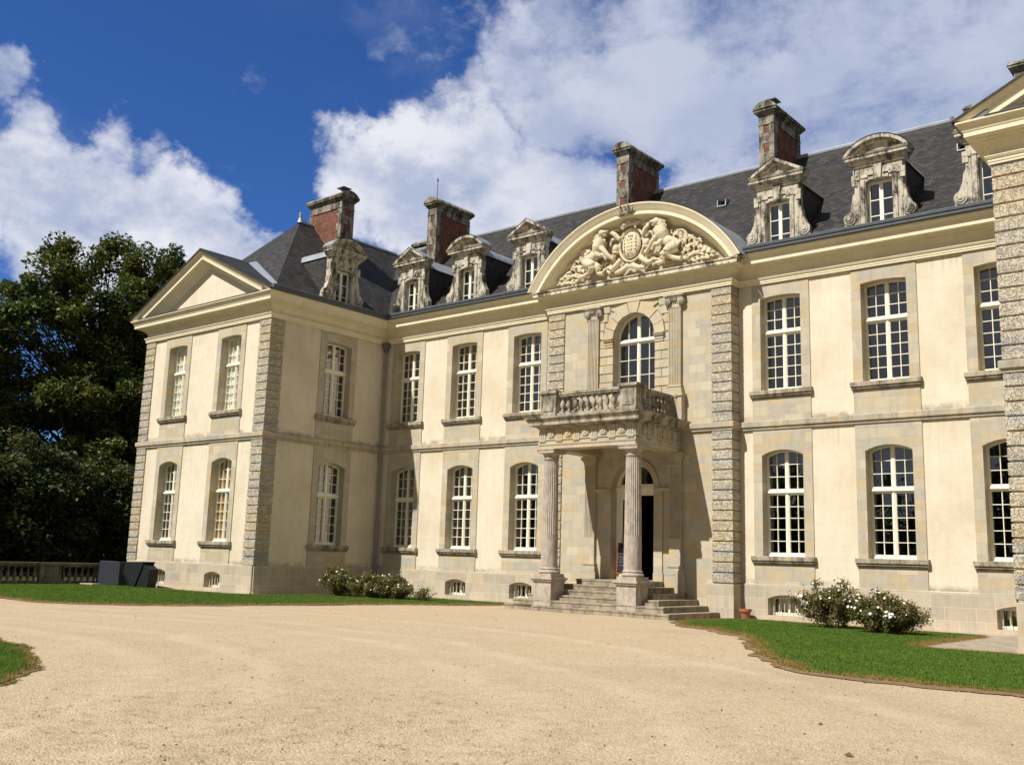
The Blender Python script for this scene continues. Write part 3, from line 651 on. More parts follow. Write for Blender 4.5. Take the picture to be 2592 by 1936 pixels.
# ---- triangular pediments on the wings
def pediment(x0, x1, yw):
    xm = (x0+x1)/2; ov = .645; zb = 11.93; za = 14.42; hwid = (x1-x0)/2+ov+.04
    sl = (za-zb)/hwid; ca = math.cos(math.atan(sl)); 
    prof = [(.645, 0), (.645, .045), (.61, .07), (.56, .12), (.53, .18), (.515, .22), (.50, .225), (.50, .34), (.47, .34), (.47, .355), (.34, .365), (.34, .39), (.24, .41), (.16, .48), (.06, .56), (.0, .60)]
    m = MB()
    for s_ in (-1, 1):
        vs = []; fs = []
        for (o, t_) in prof:
            dz = t_/ca
            # at apex and at the horizontal cornice
            za_ = za-dz; vs.append((xm, yw-o, za_))
            xe = (za_-zb)/sl; vs.append((xm+s_*xe, yw-o, zb+.001))
        for k in range(len(prof)-1): fs.append((2*k, 2*k+1, 2*k+3, 2*k+2))
        m.add(vs, fs)
    for s_ in (-1, 1): m.prism([(xm+s_*4.0, zb-.004), (xm+s_*(hwid-.12), zb-.004), (xm+s_*4.0, za-sl*4.0-.04)], yw-.30, yw-.02)
    m.build('raking_cornice', 'paint', CH)
    tz = za-.60/ca; tx = (tz-zb)/sl
    t_ = MB(); t_.add([(xm-WW/2-.28, yw-.001, zb-.02), (xm+WW/2+.28, yw-.001, zb-.02), (xm, yw-.001, zb+2.3)], [(0, 1, 2)]); t_.build('tympanum', 'plaster', CH, recalc=False)
    r_ = MB(); th = .05
    # gable roof running back into the hip
    for s_ in (-1, 1):
        xe = hwid+.03; y0 = yw-.69
        yb_ap = -D-E0+(za-ZE)/((RZ-ZE)/(ya+D+E0))+.1
        A = (xm, y0, za+.03); B = (xm+s_*xe, y0, zb+.02); C_ = (xm+s_*(xe), yw+.22, zb+.02); Dp = (xm, yb_ap, za+.03)
        r_.add([A, B, C_, Dp, (A[0], A[1], A[2]-th), (B[0], B[1], B[2]-th+.01), (C_[0], C_[1], C_[2]-th), (Dp[0], Dp[1], Dp[2]-th)], [(0,1,2,3), (0,4,5,1), (1,5,6,2)])
    o = r_.build('pediment_roof', 'slate', CH); 
    z_ = MB()
    for s_ in (-1, 1): 
        d0 = Vector((xm, yb_ap-.1, za+.03)); d1 = Vector((xm+s_*4.45, -D+.16, ZE+.22)); z_.add([d0+Vector((0, -.25, .02)), d0+Vector((0, .18, .20)), d1+Vector((0, .10, .13)), d1+Vector((0, -.16, .02))], [(0,1,2,3)])
    z_.tube([(xm, yw-.69, za+.04), (xm, yb_ap, za+.04)], .05, 6); z_.build('valley_flashing', 'zinc', o)
pediment(-WW, 0, -D); pediment(EAST, EAST+WW, -D)
# ---- chimneys (long axis y), built around their own origin
def chimney(x, y0, y1, zb, zt, w=.56, rz=0., pot=None, rod=False, name='chimney', label=None):
    L = y1-y0; zb0 = zb; e = empty(name, (x, y0, 0), rz, CH)
    if label: e['label'] = label
    c = MB(); h = w/2; zc = zt-.60     # start of cap
    c.box(-h, h, 0, L, zb0, zc)
    blocks = MB(); z = zc-.30; k = 0
    blocks.box(-h-.02, h+.02, -.02, L+.02, zc-.28, zc)
    blocks.box(-h-.04, h+.04, -.04, L+.04, zc-.31, zc-.28)
    zz = zc-.31
    while zz > zb0:
        # brick gap .34, stone .40 full width on narrow faces, long and short on the long faces
        z1 = zz; z0 = zz-.34
        for yy in (0, L):
            s0 = -.02 if yy == 0 else L-.13
            for sx in (-1, 1): blocks.box(min(sx*(h+.02), sx*(h-.17)), max(sx*(h+.02), sx*(h-.17)), s0 if yy == 0 else L-.20, (.32 if yy == 0 else L+.02), z0+.006, z1-.004)
        z1 = z0; z0 = z1-.40
        blocks.box(-h-.021, h+.021, -.021, .20, z0+.004, z1-.002); blocks.box(-h-.021, h+.021, L-.2, L+.021, z0+.004, z1-.002)
        zz = z0
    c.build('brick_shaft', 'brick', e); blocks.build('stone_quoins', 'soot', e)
    cap = MB()
    # corbelled cap with a segmental barrel top
    lv = [(0., .0, .06), (.05, .06, .12), (.10, .12, .20), (.17, .20, .28)]
    for (o, a_, b_) in lv: cap.box(-h-o, h+o, -o, L+o, zc+a_, zc+b_)
    A = arc(0, h+.20, zc+.28, .30, 12)
    cap.prism(A, -.20, L+.20)
    A2 = arc(0, h+.13, zc+.29, .22, 12); cap.prism(A2, -.215, -.20)
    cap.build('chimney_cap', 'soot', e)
    if pot:
        p = MB(); p.ring([(.14, 0), (.12, .05), (.12, .16)], 10, (0, pot, zt-.04)); p.box(-.25, .25, pot-.25, pot+.25, zt+.18, zt+.22)
        for a_ in (-.1, .1): p.box(a_-.01, a_+.01, pot-.01, pot+.01, zt+.1, zt+.18)
        p.build('chimney_cowl', 'lead', e)
    if rod:
        p = MB(); p.tube([(0, .25, zt-.05), (0, .25, zt+1.05)], .018, 6); p.ell((0, .25, zt+.95), (.05, .05, .08), 8, 6); p.tube([(0, .25, zt+1.0), (0, .25, zt+1.18)], [.012, .002], 5); p.build('lightning_rod', 'lead', e)
    return e
chimney(-.07, 2.6, 4.92, 14.2, 18.78, rod=True, label='chimney carrying a thin lightning rod')
chimney(10.88, 2.6, 4.9, 14.2, 18.78, label='chimney rising right behind the top of the arched pediment')
chimney(17.25, 2.6, 4.9, 14.2, 18.78, pot=.5, label='tallest looking chimney, between two dormers at the right')
chimney(-2.55, -.60-.0, -.60+2.3, 14.4, 18.62, w=.74, rz=R(90), pot=.35, label='chimney of the left wing with its broad red brick side facing front')
chimney(-2.9, 6.9, 9.2, 14.5, 18.62, w=.74, rz=R(90)); chimney(25.6, 7.0, 9.3, 14.5, 18.62, w=.74, rz=R(90)); chimney(27.65, 4.75, 7.05, 15, 18.75, w=.74, rz=R(90))
# ---- dormers: one mesh set for each kind, local front face at y=0, z from 12.05
def dormer_proto(kind):
    z0 = 12.0; hwo = .42; zt = 13.75; e = MB()
    front = .0; th = .30
    # stone front, opening with flat arch
    wall(e, -.74, .74, z0, 14.22, [(0, hwo, z0, 13.73, .02)], -.02, .34); edges_strip(e, -.74, .74, z0, 14.22, -.02, .32)
    for s_ in (-1, 1):
        # eared architrave band round the opening, pilaster strip, label block
        def bx(a, b_, ya_, z_0, z_1): e.bbox(min(s_*a, s_*b_), max(s_*a, s_*b_), ya_, -.02, z_0, z_1, .012)
        bx(.44, .58, -.065, z0, 13.80); bx(.60, .72, -.045, z0, 14.0); bx(.58, .80, -.09, 13.80, 13.90); bx(.45, .55, -.10, 13.80, 14.0) if False else None
        bx(.66, .84, -.08, 13.62, 13.98); bx(.64, .76, -.05, 13.0, 13.6)
        bx(.14, .56, -.06, 13.84, 13.92)
    # keystone and voussoirs
    e.prism([(-.09, 13.76), (.09, 13.76), (.13, 14.2), (-.13, 14.2)], -.10, -.02)
    e.prism([(-.30, 13.75), (-.12, 13.76), (-.16, 14.12), (-.36, 14.02)], -.06, -.02); e.prism([(.30, 13.75), (.12, 13.76), (.16, 14.12), (.36, 14.02)], -.06, -.02)
    # volutes
    for s_ in (-1, 1):
        e.prism([(s_*.74, z0), (s_*1.02, z0), (s_*1.11, 12.40), (s_*1.06, 12.66), (s_*.95, 12.86), (s_*.87, 13.05), (s_*.83, 13.35), (s_*.74, 13.45)][::s_], -.03, .22)
        for (rr, yy) in ((.20, -.07), (.13, -.10), (.06, -.13)): e.prism([(s_*.93+rr*math.cos(a*math.pi/8), 12.58+rr*math.sin(a*math.pi/8)) for a in range(16)], yy, .1)
    face = e.build('dormer_front', 'weather')
    face.name = 'dormer_front'
    c = MB(); zc = 14.22
    prof = [(0, zc), (.05, zc), (.05, zc+.06), (.09, zc+.08), (.14, zc+.14), (.14, zc+.19), (.22, zc+.21), (.22, zc+.29), (.25, zc+.31), (.28, zc+.37), (0, zc+.39)]
    c.sweep([(-.76, .30), (-.76, -.02), (.76, -.02), (.76, .30)], prof)
    c.box(-.757, .757, -.018, .30, zc, zc+.385)
    hc = 1.02; zb = zc+.385
    if kind == 'arch':
        ri = .50
        A = arc(0, hc, zb, ri, 16); I1 = arc(0, hc-.13, zb, ri-.10, 16); I2 = arc(0, hc-.22, zb, ri-.19, 16)
        def band(O, I, y0_, y1_):
            n = len(O); c.add([(p[0], y0_, p[1]) for p in O]+[(p[0], y0_, p[1]) for p in I]+[(p[0], y1_, p[1]) for p in O]+[(p[0], y1_, p[1]) for p in I],
                  [(i, i+1, n+i+1, n+i) for i in range(n-1)]+[(n+i, n+i+1, 3*n+i+1, 3*n+i) for i in range(n-1)]+[(i, 2*n+i, 2*n+i+1, i+1) for i in range(n-1)])
        band(A, I1, -.29, .30); band(I1, I2, -.20, .30); c.prism(I2, -.06, -.04)
    else:
        ri = .58
        def tri(o, i_, y0_, y1_):
            O = [(-hc+o*2.0, zb), (0, zb+ri-o*1.1), (hc-o*2.0, zb)]; I = [(-hc+i_*2.0, zb), (0, zb+ri-i_*1.1), (hc-i_*2.0, zb)]
            c.add([(p[0], y0_, p[1]) for p in O+I]+[(p[0], y1_, p[1]) for p in O+I], [(0,1,4,3),(1,2,5,4),(3,4,10,9),(4,5,11,10),(0,6,7,1),(1,7,8,2)])
        tri(0, .10, -.29, .30); tri(.10, .17, -.20, .30); c.prism([(-hc+.34, zb), (hc-.34, zb), (0, zb+ri-.19)], -.06, -.04)
    ped = c.build('dormer_pediment', 'weather')
    # slate cheeks and curved or gabled roof running back into the slope
    k = MB(); sl = (RZ-ZE)/(RY+E0)
    yb = lambda z: (z-ZE)/sl-E0+.03
    chs = []
    for s_ in (-1, 1): k = MB(); k.add([(s_*.72, .28, 12.2), (s_*.72, .28, 14.25), (s_*.72, yb(14.25), 14.25), (s_*.72, .30, 12.3)], [(0, 1, 2, 3)]); chs.append(k.build('cheek', 'slate'))
    r_ = MB(); hr = .77
    if kind == 'arch':
        A = arc(0, hc+.02, zb+.01, ri+.02, 16); n = len(A); r_.add([(p[0], -.31, p[1]) for p in A]+[(p[0], .32, p[1]) for p in A], [(i, i+1, n+i+1, n+i) for i in range(n-1)])
        A = arc(0, hr, 14.26, .52, 16)
        r_.add([(p[0], .29, p[1]) for p in A]+[(p[0], yb(p[1])+.05, p[1]) for p in A], [(i, i+1, n+i+1, n+i) for i in range(n-1)])
    else:
        A = [(-hc-.03, zb), (0, zb+ri+.02), (hc+.03, zb)]; n = 3; r_.add([(p[0], -.31, p[1]) for p in A]+[(p[0], .32, p[1]) for p in A], [(i, i+1, n+i+1, n+i) for i in range(n-1)])
        A = [(-hr, 14.26), (0, 14.92), (hr, 14.26)]
        r_.add([(p[0], .29, p[1]) for p in A]+[(p[0], yb(p[1])+.05, p[1]) for p in A], [(i, i+1, n+i+1, n+i) for i in range(n-1)])
    rr = r_.build('dormer_roof', 'zinc')
    F = MB(); y0 = .20
    F.box(-.42, -.35, y0, y0+.06, z0, 13.73); F.box(.35, .42, y0, y0+.06, z0, 13.73); F.box(-.35, .35, y0, y0+.06, 13.66, 13.74); F.box(-.06, .06, y0-.02, y0+.05, z0, 13.66)
    for z in (12.62, 13.14): F.box(-.35, .35, y0+.01, y0+.045, z-.014, z+.014)
    fr = F.build('dormer_casement', 'cream')
    g = MB()
    for s_ in (-1, 1):
        for (a_, b_) in ((z0, 12.62), (12.62, 13.14), (13.14, 13.68)):
            t1, t2 = random.gauss(0, .006), random.gauss(0, .006); xa_, xb_ = (.03, .37)
            g.add([(s_*xa_, y0+.035+t1, a_), (s_*xb_, y0+.035, a_), (s_*xb_, y0+.035+t2, b_), (s_*xa_, y0+.035, b_)], [(0, 1, 2, 3)])
    gl = g.build('pane', 'glass', recalc=False)
    bk = MB(); bk.add([(-.7, .9, 12.6), (.7, .9, 12.6), (.7, .9, 14.2), (-.7, .9, 14.2)], [(0, 1, 2, 3)]); 
    return [face, ped, *chs, rr, fr, gl]
DP = {k: [dormer_proto(k), False] for k in ('tri', 'arch')}
def dormer(kind, x, y, rz=0., label=None):
    e = empty('dormer', (x, y, 0), rz, CH); parts, used = DP[kind]
    for p in parts:
        if used: p = p.copy(); COL.objects.link(p)
        p.parent = e
    DP[kind][1] = True
    if label: e['label'] = label
for i, o in enumerate(OFF):
    k = ('tri', 'arch', 'tri')[i]
    dormer(k, XC-o, -.05); dormer(k, XC+o, -.05)
dormer('arch', .05, -2.739, R(90), 'shaded arched dormer on the left wing')
# small roof vents in the main slope
def vent(x, f):
    z = ZE+(RZ-ZE)*f; y = -E0+(RY+E0)*f
    v = MB(); v.box(x-.19, x+.19, y-.22, y-.17, z-.17, z-.13); v.box(x-.19, x-.15, y-.21, y-.17, z-.17, z+.10); v.box(x+.15, x+.19, y-.21, y-.17, z-.17, z+.10); v.add([(x-.19, y-.22, z+.12), (x+.19, y-.22, z+.12), (x+.15, y+.14, z+.16), (x-.15, y+.14, z+.16), (x-.17, y-.16, z-.12), (x+.17, y-.16, z-.12), (x-.10, y-.12, z+.08), (x+.10, y-.12, z+.08)], [(0,1,2,3), (0,3,4), (1,5,2), (0,1,7,6)])
    v.build('roof_vent', 'zinc', roof, recalc=False)
for (x, f) in ((8.9, .62), (13.2, .6), (15.3, .63), (20.6, .62), (24., .66), (6.6, .62)): vent(x, f)
# downpipe in the corner of the left wing
dp = MB(); dp.tube([(.16, -.16, .2), (.16, -.16, 10.6)], .055, 10)
for z in (1.6, 3.0, 4.4, 5.8, 7.4, 9.0): dp.tube([(.16, -.16, z-.04), (.16, -.16, z+.04)], .075, 10)
for z in (2.2, 4.9, 7.9, 9.9): dp.box(.0, .16, -.18, -.14, z-.015, z+.015)
dpo = dp.build('downpipe', 'pipe', CH); hd = MB(); hd.ring([(.07, 10.55), (.09, 10.62), (.17, 10.85), (.19, 10.87), (.19, 10.98)], 12, (.18, -.18, 0)); hd.build('rainwater_head', 'lead', dpo)
# ================================================================ the projecting centre
YA = -PA
# cornice of the centre, without the upper cyma, then weathered shelf
a = MB(); a.sweep([(XC-HA, .0), (XC-HA, -PA), (XC+HA, -PA), (XC+HA, .0)], [p for p in cprof if p[1] < 11.56 and p[1] > 0][:-1]+[(.47, 11.553), (-.01, 11.553)]); a.build('cornice', 'paint', CH)
a = MB(); a.sweep([(XC-HA, .0), (XC-HA, -PA), (XC+HA, -PA), (XC+HA, .0)], [(-.01, 11.556), (.52, 11.556), (.52, 11.70), (.56, 11.705), (.56, 11.74), (.50, 11.76), (-.01, 11.93)]); a.build('cornice_shelf', 'lichen', CH)
W_ = MB(frame(XC, YA, 0)); RA = .88
wall(W_, -HA, HA, -.3, 11.0, [(0, RA, 1.07, 4.20, RA), (0, RA, 6.45, 9.63, RA)], 0., REV+.1); edges_strip(W_, -HA, HA, -.3, 11.0, 0, PA)
W_.build('wall', 'ashlar', CH, recalc=False, label='ashlar wall of the projecting centre')
for s_ in (-1, 1):
    B = MB(); X0, X1 = sorted((XC+s_*2.9, XC+s_*(HA+.075))); B.box(X0, X1, YA-.075, -.02, -.3, 1.085); B.build('plinth', 'plinth', CH)
# upper arched french window
def arched_proto():
    F, G = window_meshes(RA, 9.63-6.45, RA, 9.52-6.45, 1, 5, 2)
    f = F.build('window', 'cream', CH, label='tall round-headed window above the balcony'); G.build('pane', 'glass', f, recalc=False); f.location = (XC, YA, 6.45)
arched_proto()
# door in the porch
F = MB(frame(XC, YA, 0)); y0 = .30
F.box(-RA+.005, -RA+.17, y0, y0+.09, 1.10, 4.2); F.box(RA-.12, RA-.005, y0, y0+.09, 1.10, 4.2)
F.box(-RA+.17, RA-.12, y0+.001, y0+.088, 3.98, 4.26); F.box(-RA+.006, RA-.006, y0-.05, y0, 4.16, 4.27); F.box(-RA+.17, RA-.12, y0-.03, y0, 3.98, 4.03)
A = arc(0, RA-.005, 4.26, RA-.065, 20); I = arc(0, RA-.17, 4.36, RA-.23, 20); n = len(A)
F.add([(p[0], y0, p[1]) for p in A]+[(p[0], y0, p[1]) for p in I]+[(p[0], y0+.08, p[1]) for p in I], [(i, i+1, n+i+1, n+i) for i in range(n-1)]+[(n+i, n+i+1, 2*n+i+1, 2*n+i) for i in range(n-1)])
F.box(-RA+.02, RA-.02, y0+.002, y0+.08, 4.255, 4.37)
dr = F.build('door', 'cream', CH, label='round-headed cream doorway, its right leaf open on a dark hall')
L = MB(frame(XC, YA, 0)); L.box(-RA+.17, -RA+.25, y0+.02, y0+.07, 1.1, 3.98); L.box(-.06, .02, y0+.02, y0+.07, 1.1, 3.98); L.box(-RA+.25, -.06, y0+.021, y0+.069, 3.84, 3.98); L.box(-RA+.25, -.06, y0+.022, y0+.068, 1.1, 1.75)
L.build('door_leaf', 'cream', dr)
L = MB(frame(XC, YA, 0)); L.add([(-RA+.24, y0+.045, 1.74), (-.05, y0+.045, 1.74), (-.05, y0+.045, 3.86), (-RA+.24, y0+.045, 3.86)], [(0,1,2,3)])
L.add([(p[0], y0+.05, p[1]) for p in arc(0, RA-.16, 4.35, RA-.22, 14)], [tuple(range(15))]); L.build('pane', 'glass', dr, recalc=False)
L = MB(frame(XC, YA, 0)); L.box(-RA, RA, -.10, .9, 1.062, 1.085); L.build('threshold', 'terra', dr)
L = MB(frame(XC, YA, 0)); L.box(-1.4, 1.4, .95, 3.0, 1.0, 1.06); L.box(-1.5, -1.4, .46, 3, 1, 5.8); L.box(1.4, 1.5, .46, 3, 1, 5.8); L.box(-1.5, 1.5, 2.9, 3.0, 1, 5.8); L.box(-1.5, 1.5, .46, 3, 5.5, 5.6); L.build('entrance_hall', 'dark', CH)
# rusticated frame of the upper window
V = MB(frame(XC, YA, 0)); Pn = MB(frame(XC, YA, 0))
PI0 = 1.46
zz = 6.45; k = 0; ch_ = .318
for k in range(10):
    za, zb = 6.45+k*ch_, 6.45+(k+1)*ch_
    for s_ in (-1, 1):
        X = sorted((s_*RA, s_*PI0)); 
        if k % 2 == 0: V.bbox(X[0], X[1], -.055, 0, za+.01, zb-.01, .015)
        else:
            xm_ = s_*(RA+.28); a_ = sorted((s_*RA, xm_-s_*.004)); b_ = sorted((xm_+s_*.004, s_*PI0))
            V.bbox(a_[0], a_[1], -.045, 0, za+.01, zb-.01, .012); Pn.bbox(b_[0], b_[1], -.035, 0, za+.01, zb-.01, .01)
for s_ in (-1, 1):
    for (o, a_, b_) in ((.07, 9.33, 9.42), (.09, 9.42, 9.54), (.14, 9.54, 9.60), (.17, 9.60, 9.65)):
        X = sorted((s_*(RA-.0), s_*(RA+.36+(o-.07)*.5))); Pn.box(X[0], X[1], -o, 0, a_, b_)
nv = 9
for i in range(nv):
    a0, a1 = math.pi*i/nv+.012, math.pi*(i+1)/nv-.012
    ro = 1.30 if i not in (4,) else 1.30
    pts = [(RA*math.cos(a0), 9.63+RA*math.sin(a0)), (ro*math.cos(a0), 9.63+ro*math.sin(a0)), (ro*math.cos(a1), 9.63+ro*math.sin(a1)), (RA*math.cos((a0+a1)/2+(a1-a0)/2), 9.63+RA*math.sin(a1))]
    if i == 4: pts[1] = (.27, 10.91); pts[2] = (-.27, 10.91)
    if i in (3, 5): 
        s_ = 1 if i == 3 else -1; pts[1] = (s_*1.02, 10.75) if i == 3 else (s_*.30, 10.88); pts[2] = (s_*.30, 10.88) if i == 3 else (s_*1.02, 10.75)
    V.prism(pts, -.085 if i % 2 == 0 else -.065, 0)
for k in range(4):
    za, zb = 9.66+k*ch_, min(10.91, 9.66+(k+1)*ch_)
    for s_ in (-1, 1):
        r_ = 1.315; dz = za-9.63; xi = math.sqrt(max(.16, r_*r_-dz*dz)) if dz < r_ else .4
        if k == 3: xi = 1.04
        if xi < PI0-.05: X = sorted((s_*xi, s_*PI0)); (V if k % 2 == 0 else Pn).bbox(X[0], X[1], -.05, 0, za+.01, zb-.01, .012)
V.build('window_surround', 'rustic', CH); Pn.build('window_surround', 'ashlar', CH)
# fluted pilasters
def pilaster(xc, w, zb, zflo, zfhi, ztop, ionic):
    p = MB(frame(xc, YA, 0)); h = w/2
    p.box(-h, h, -.10, 0, zb, ztop)
    n = 7; st = w/(n)
    for i in range(n+1):
        x = -h+i*(w-.024)/n+.012; p.box(x-.012-.004, x+.012+.004, -.125, -.10, zflo, zfhi)
    if zb < zflo-.3: p.box(-h-.001, h+.001, -.126, -.1, zb+.3, zflo)
    for (o, a_, b_) in ((.10, zb, zb+.14), (.07, zb+.14, zb+.22), (.03, zb+.22, zb+.25), (.055, zb+.25, zb+.31)): p.box(-h-o, h+o, -.125-o, -.0, a_, b_)
    main_ = p
    if ionic:
        p = MB(frame(xc, YA, 0)); p.box(-h-.005, h+.005, -.13, 0, zfhi, zfhi+.04)
        p.box(-h-.16, h+.16, -.24, 0, ztop-.09, ztop-.02); p.box(-h-.10, h+.10, -.20, 0, ztop-.16, ztop-.09)
        for s_ in (-1, 1):
            for (r_, y_) in ((.135, -.19), (.09, -.215), (.04, -.235)): p.prism([(s_*(h+.03)+r_*math.cos(a*math.pi/8), ztop-.27+r_*math.sin(a*math.pi/8)) for a in range(16)], y_, 0)
        for a in range(5): p.ell((-.14+.07*a, -.17, ztop-.22), (.03, .03, .05), 8, 6)
        cap_ = p; p = main_
    else:
        for (o, a_, b_) in ((.02, zfhi+.04, zfhi+.09), (.03, ztop-.26, ztop-.18), (.07, ztop-.18, ztop-.12), (.11, ztop-.12, ztop)): p.box(-h-o, h+o, -.126-o, 0, a_, b_)
    o = p.build('pilaster', 'ashlar', CH)
    if ionic: 
        cap_.build('capital', 'balcony', o); q_ = MB(frame(xc, YA, 0)); q_.box(-h-.14, h+.14, -.28, 0, 6.42, zb-.04); q_.box(-h-.18, h+.18, -.32, 0, zb-.10, zb-.001); q_.build('pilaster_pedestal', 'ashlar', o)
for s_ in (-1, 1):
    pilaster(XC+s_*1.72, .47, 7.38, 7.72, 10.42, 10.92, True)
    pilaster(XC+s_*1.75, .44, 1.30, 2.50, 4.88, 5.36, False)
b = MB(frame(XC, YA, 0))
for s_ in (-1, 1):
    X = sorted((s_*(RA+.02), s_*1.52)); b.box(X[0], X[1], -.09, 0, 4.06, 4.11); b.box(X[0], X[1], -.12, 0, 4.11, 4.20); b.box(*sorted((s_*(RA+.0), s_*(RA+.34))), -.05, 0, 1.34, 4.06); b.box(*sorted((s_*(RA+.0), s_*(RA+.38))), -.08, 0, 1.07, 1.34)
    b.box(*sorted((s_*1.40, s_*2.10)), -.22, 0, .4, 1.30)
A = arc(0, RA+.20, 4.21, RA+.20, 20); I = arc(0, RA+.001, 4.21, RA+.001, 20); n = len(A)
b.add([(p[0], -.06, p[1]) for p in A]+[(p[0], -.06, p[1]) for p in I]+[(p[0], 0, p[1]) for p in A]+[(p[0], 0, p[1]) for p in I], [(i, i+1, n+i+1, n+i) for i in range(n-1)]+[(i, 2*n+i, 2*n+i+1, i+1) for i in range(n-1)]+[(n+i, n+i+1, 3*n+i+1, 3*n+i) for i in range(n-1)])
b.build('door_surround', 'ashlar', CH)
# ---- steps: a stepped pyramid on three sides
st = empty('entrance_steps', (XC, YA, 0), 0, CH); tag(st, 'granite steps fanning out in front of the porch columns')
half = [3.36, 2.95, 2.56, 2.15, 1.76, 1.38]
for k in range(6):
    s_ = MB(); yf = -3.18+.365*k; z1 = .178*(k+1); hx = half[k]; z0 = z1-.178-(.02 if k else .3)
    # nosing with uneven, worn edge
    n = 14
    parts_ = [(-hx, hx, yf)] if k else [(-hx, -2.05, yf+.42), (-2.05, 2.0, yf+.27), (2.0, hx, yf)]
    for (a_, b_, f_) in parts_:
        s_.bbox(a_, b_, f_, 0, z0, z1, .018)
        s_.box(a_-(.018 if a_ == -hx else -.002), b_+(.018 if b_ == hx else -.002), f_-.018, -.001, z1-.055, z1-.006)
    s_.build('step', 'step', st)
# ---- porch
PC = XC-.04
def column(x):
    c = empty('column', (x, -3.0, 0), 0, CH)
    p = MB(); p.box(-.36, .36, -.36, .36, -.3, .93); p.box(-.40, .40, -.40, .40, -.3, .16); p.box(-.38, .38, -.38, .38, .93, .97); p.box(-.42, .42, -.42, .42, .97, 1.03); p.box(-.46, .46, -.46, .46, 1.03, 1.08); p.box(-.40, .40, -.40, .40, 1.08, 1.12)
    p.build('pedestal', 'column', c)
    b = MB(); b.box(-.36, .36, -.36, .36, 1.12, 1.22)
    b.ring([(.33, 1.22), (.36, 1.25), (.365, 1.28), (.34, 1.32), (.31, 1.33), (.305, 1.35), (.325, 1.37), (.325, 1.39), (.295, 1.41), (.285, 1.43)], 32); autosmooth(b.build('column_base', 'column', c), 35)
    s_ = MB(); s_.ring([(.283, 1.43), (.282, 2.0), (.278, 2.5)], 40); s_.ring([(.245, 5.02), (.262, 5.03), (.262, 5.06), (.240, 5.07), (.238, 5.14)], 40)
    # fluted part
    n = 24*6; prof = [(.276, 2.5), (.268, 3.2), (.258, 4.0), (.244, 4.96), (.242, 5.02)]; vs = []; fs = []
    for (r_, z) in prof:
        for i in range(n):
            ph = (i % 6)/6.; dep = .020*math.sin(math.pi*ph) if i % 6 else 0; rr = r_-dep; a = 2*math.pi*i/n
            vs.append((rr*math.cos(a), rr*math.sin(a), z))
    for j in range(len(prof)-1):
        for i in range(n): fs.append((j*n+i, j*n+(i+1) % n, (j+1)*n+(i+1) % n, (j+1)*n+i))
    s_.add(vs, fs); s_.build('shaft', 'column', c)
    k = MB(); k.ring([(.24, 5.10), (.25, 5.14), (.27, 5.15), (.27, 5.17), (.30, 5.21), (.335, 5.24)], 32); k.box(-.355, .355, -.355, .355, 5.24, 5.34); k.box(-.375, .375, -.375, .375, 5.34, 5.37); k.build('capital', 'column', c)
for s_ in (-1, 1): column(PC+s_*1.66)
po = frame(PC, 0, 0); hw_, yf_ = 1.95, -3.35
en = MB(po)
for (z0, z1, o) in ((5.37, 5.50, 0.), (5.50, 5.66, .02), (5.66, 5.70, .05), (5.70, 6.06, .0)):
    en.box(-hw_-o, hw_+o, yf_-o, yf_+.62, z0, z1-.001)
    for s_ in (-1, 1): X = sorted((s_*(hw_+o), s_*(hw_-.62))); en.box(X[0], X[1], yf_+.62, YA, z0, z1-.001)
en.box(-hw_+.6, hw_-.6, yf_+.6, YA, 5.80, 6.0)
ent = en.build('porch_entablature', 'porch', CH)
tg = MB(po); ds = MB(po); nt_ = 6
def trig(cx, cy, ax):
    tg = MB(po)
    if ax == 'x': tg.box(cx-.12, cx+.12, cy-.012, cy, 5.661, 6.001)
    else: tg.box(cx, cx+.012, cy-.12, cy+.12, 5.661, 6.001)
    for q_ in (-.085, 0, .085):
        if ax == 'x': tg.box(cx+q_-.03, cx+q_+.03, cy-.03, cy, 5.71, 6.0)
        else: tg.box(cx, cx+.03, cy+q_-.03, cy+q_+.03, 5.71, 6.0)
    if ax == 'x': tg.box(cx-.13, cx+.13, cy-.045, cy, 6.0, 6.05); tg.box(cx-.13, cx+.13, cy-.055, cy, 5.63, 5.66)
    else: tg.box(cx, cx+.045, cy-.13, cy+.13, 6.0, 6.05); tg.box(cx, cx+.055, cy-.13, cy+.13, 5.63, 5.66)
    for q_ in range(5):
        d_ = -.1+.05*q_
        if ax == 'x': tg.ell((cx+d_, cy-.045, 5.60), (.017, .017, .03), 6, 5)
        else: tg.ell((cx+.045, cy+d_, 5.60), (.017, .017, .03), 6, 5)
    tg.build('triglyph', 'porch', ent)
for i in range(nt_):
    cx = -hw_+.17+i*(2*hw_-.34)/(nt_-1); trig(cx, yf_, 'x')
    if i < nt_-1:
        cc = cx+(2*hw_-.34)/(nt_-1)/2
        ds = MB(po)
        for (r_, y_) in ((.155, -.03), (.12, -.055), (.05, -.075)): ds.prism([(cc+r_*math.cos(a*math.pi/12), 5.87+r_*math.sin(a*math.pi/12)) for a in range(24)], yf_+y_, yf_)
        ds.prism([(cc+.125*math.cos(a*math.pi/12), 5.87+.125*math.sin(a*math.pi/12)) for a in range(24)], yf_-.031, yf_-.029); ds.build('frieze_disc', 'porch', ent)
ny = 5
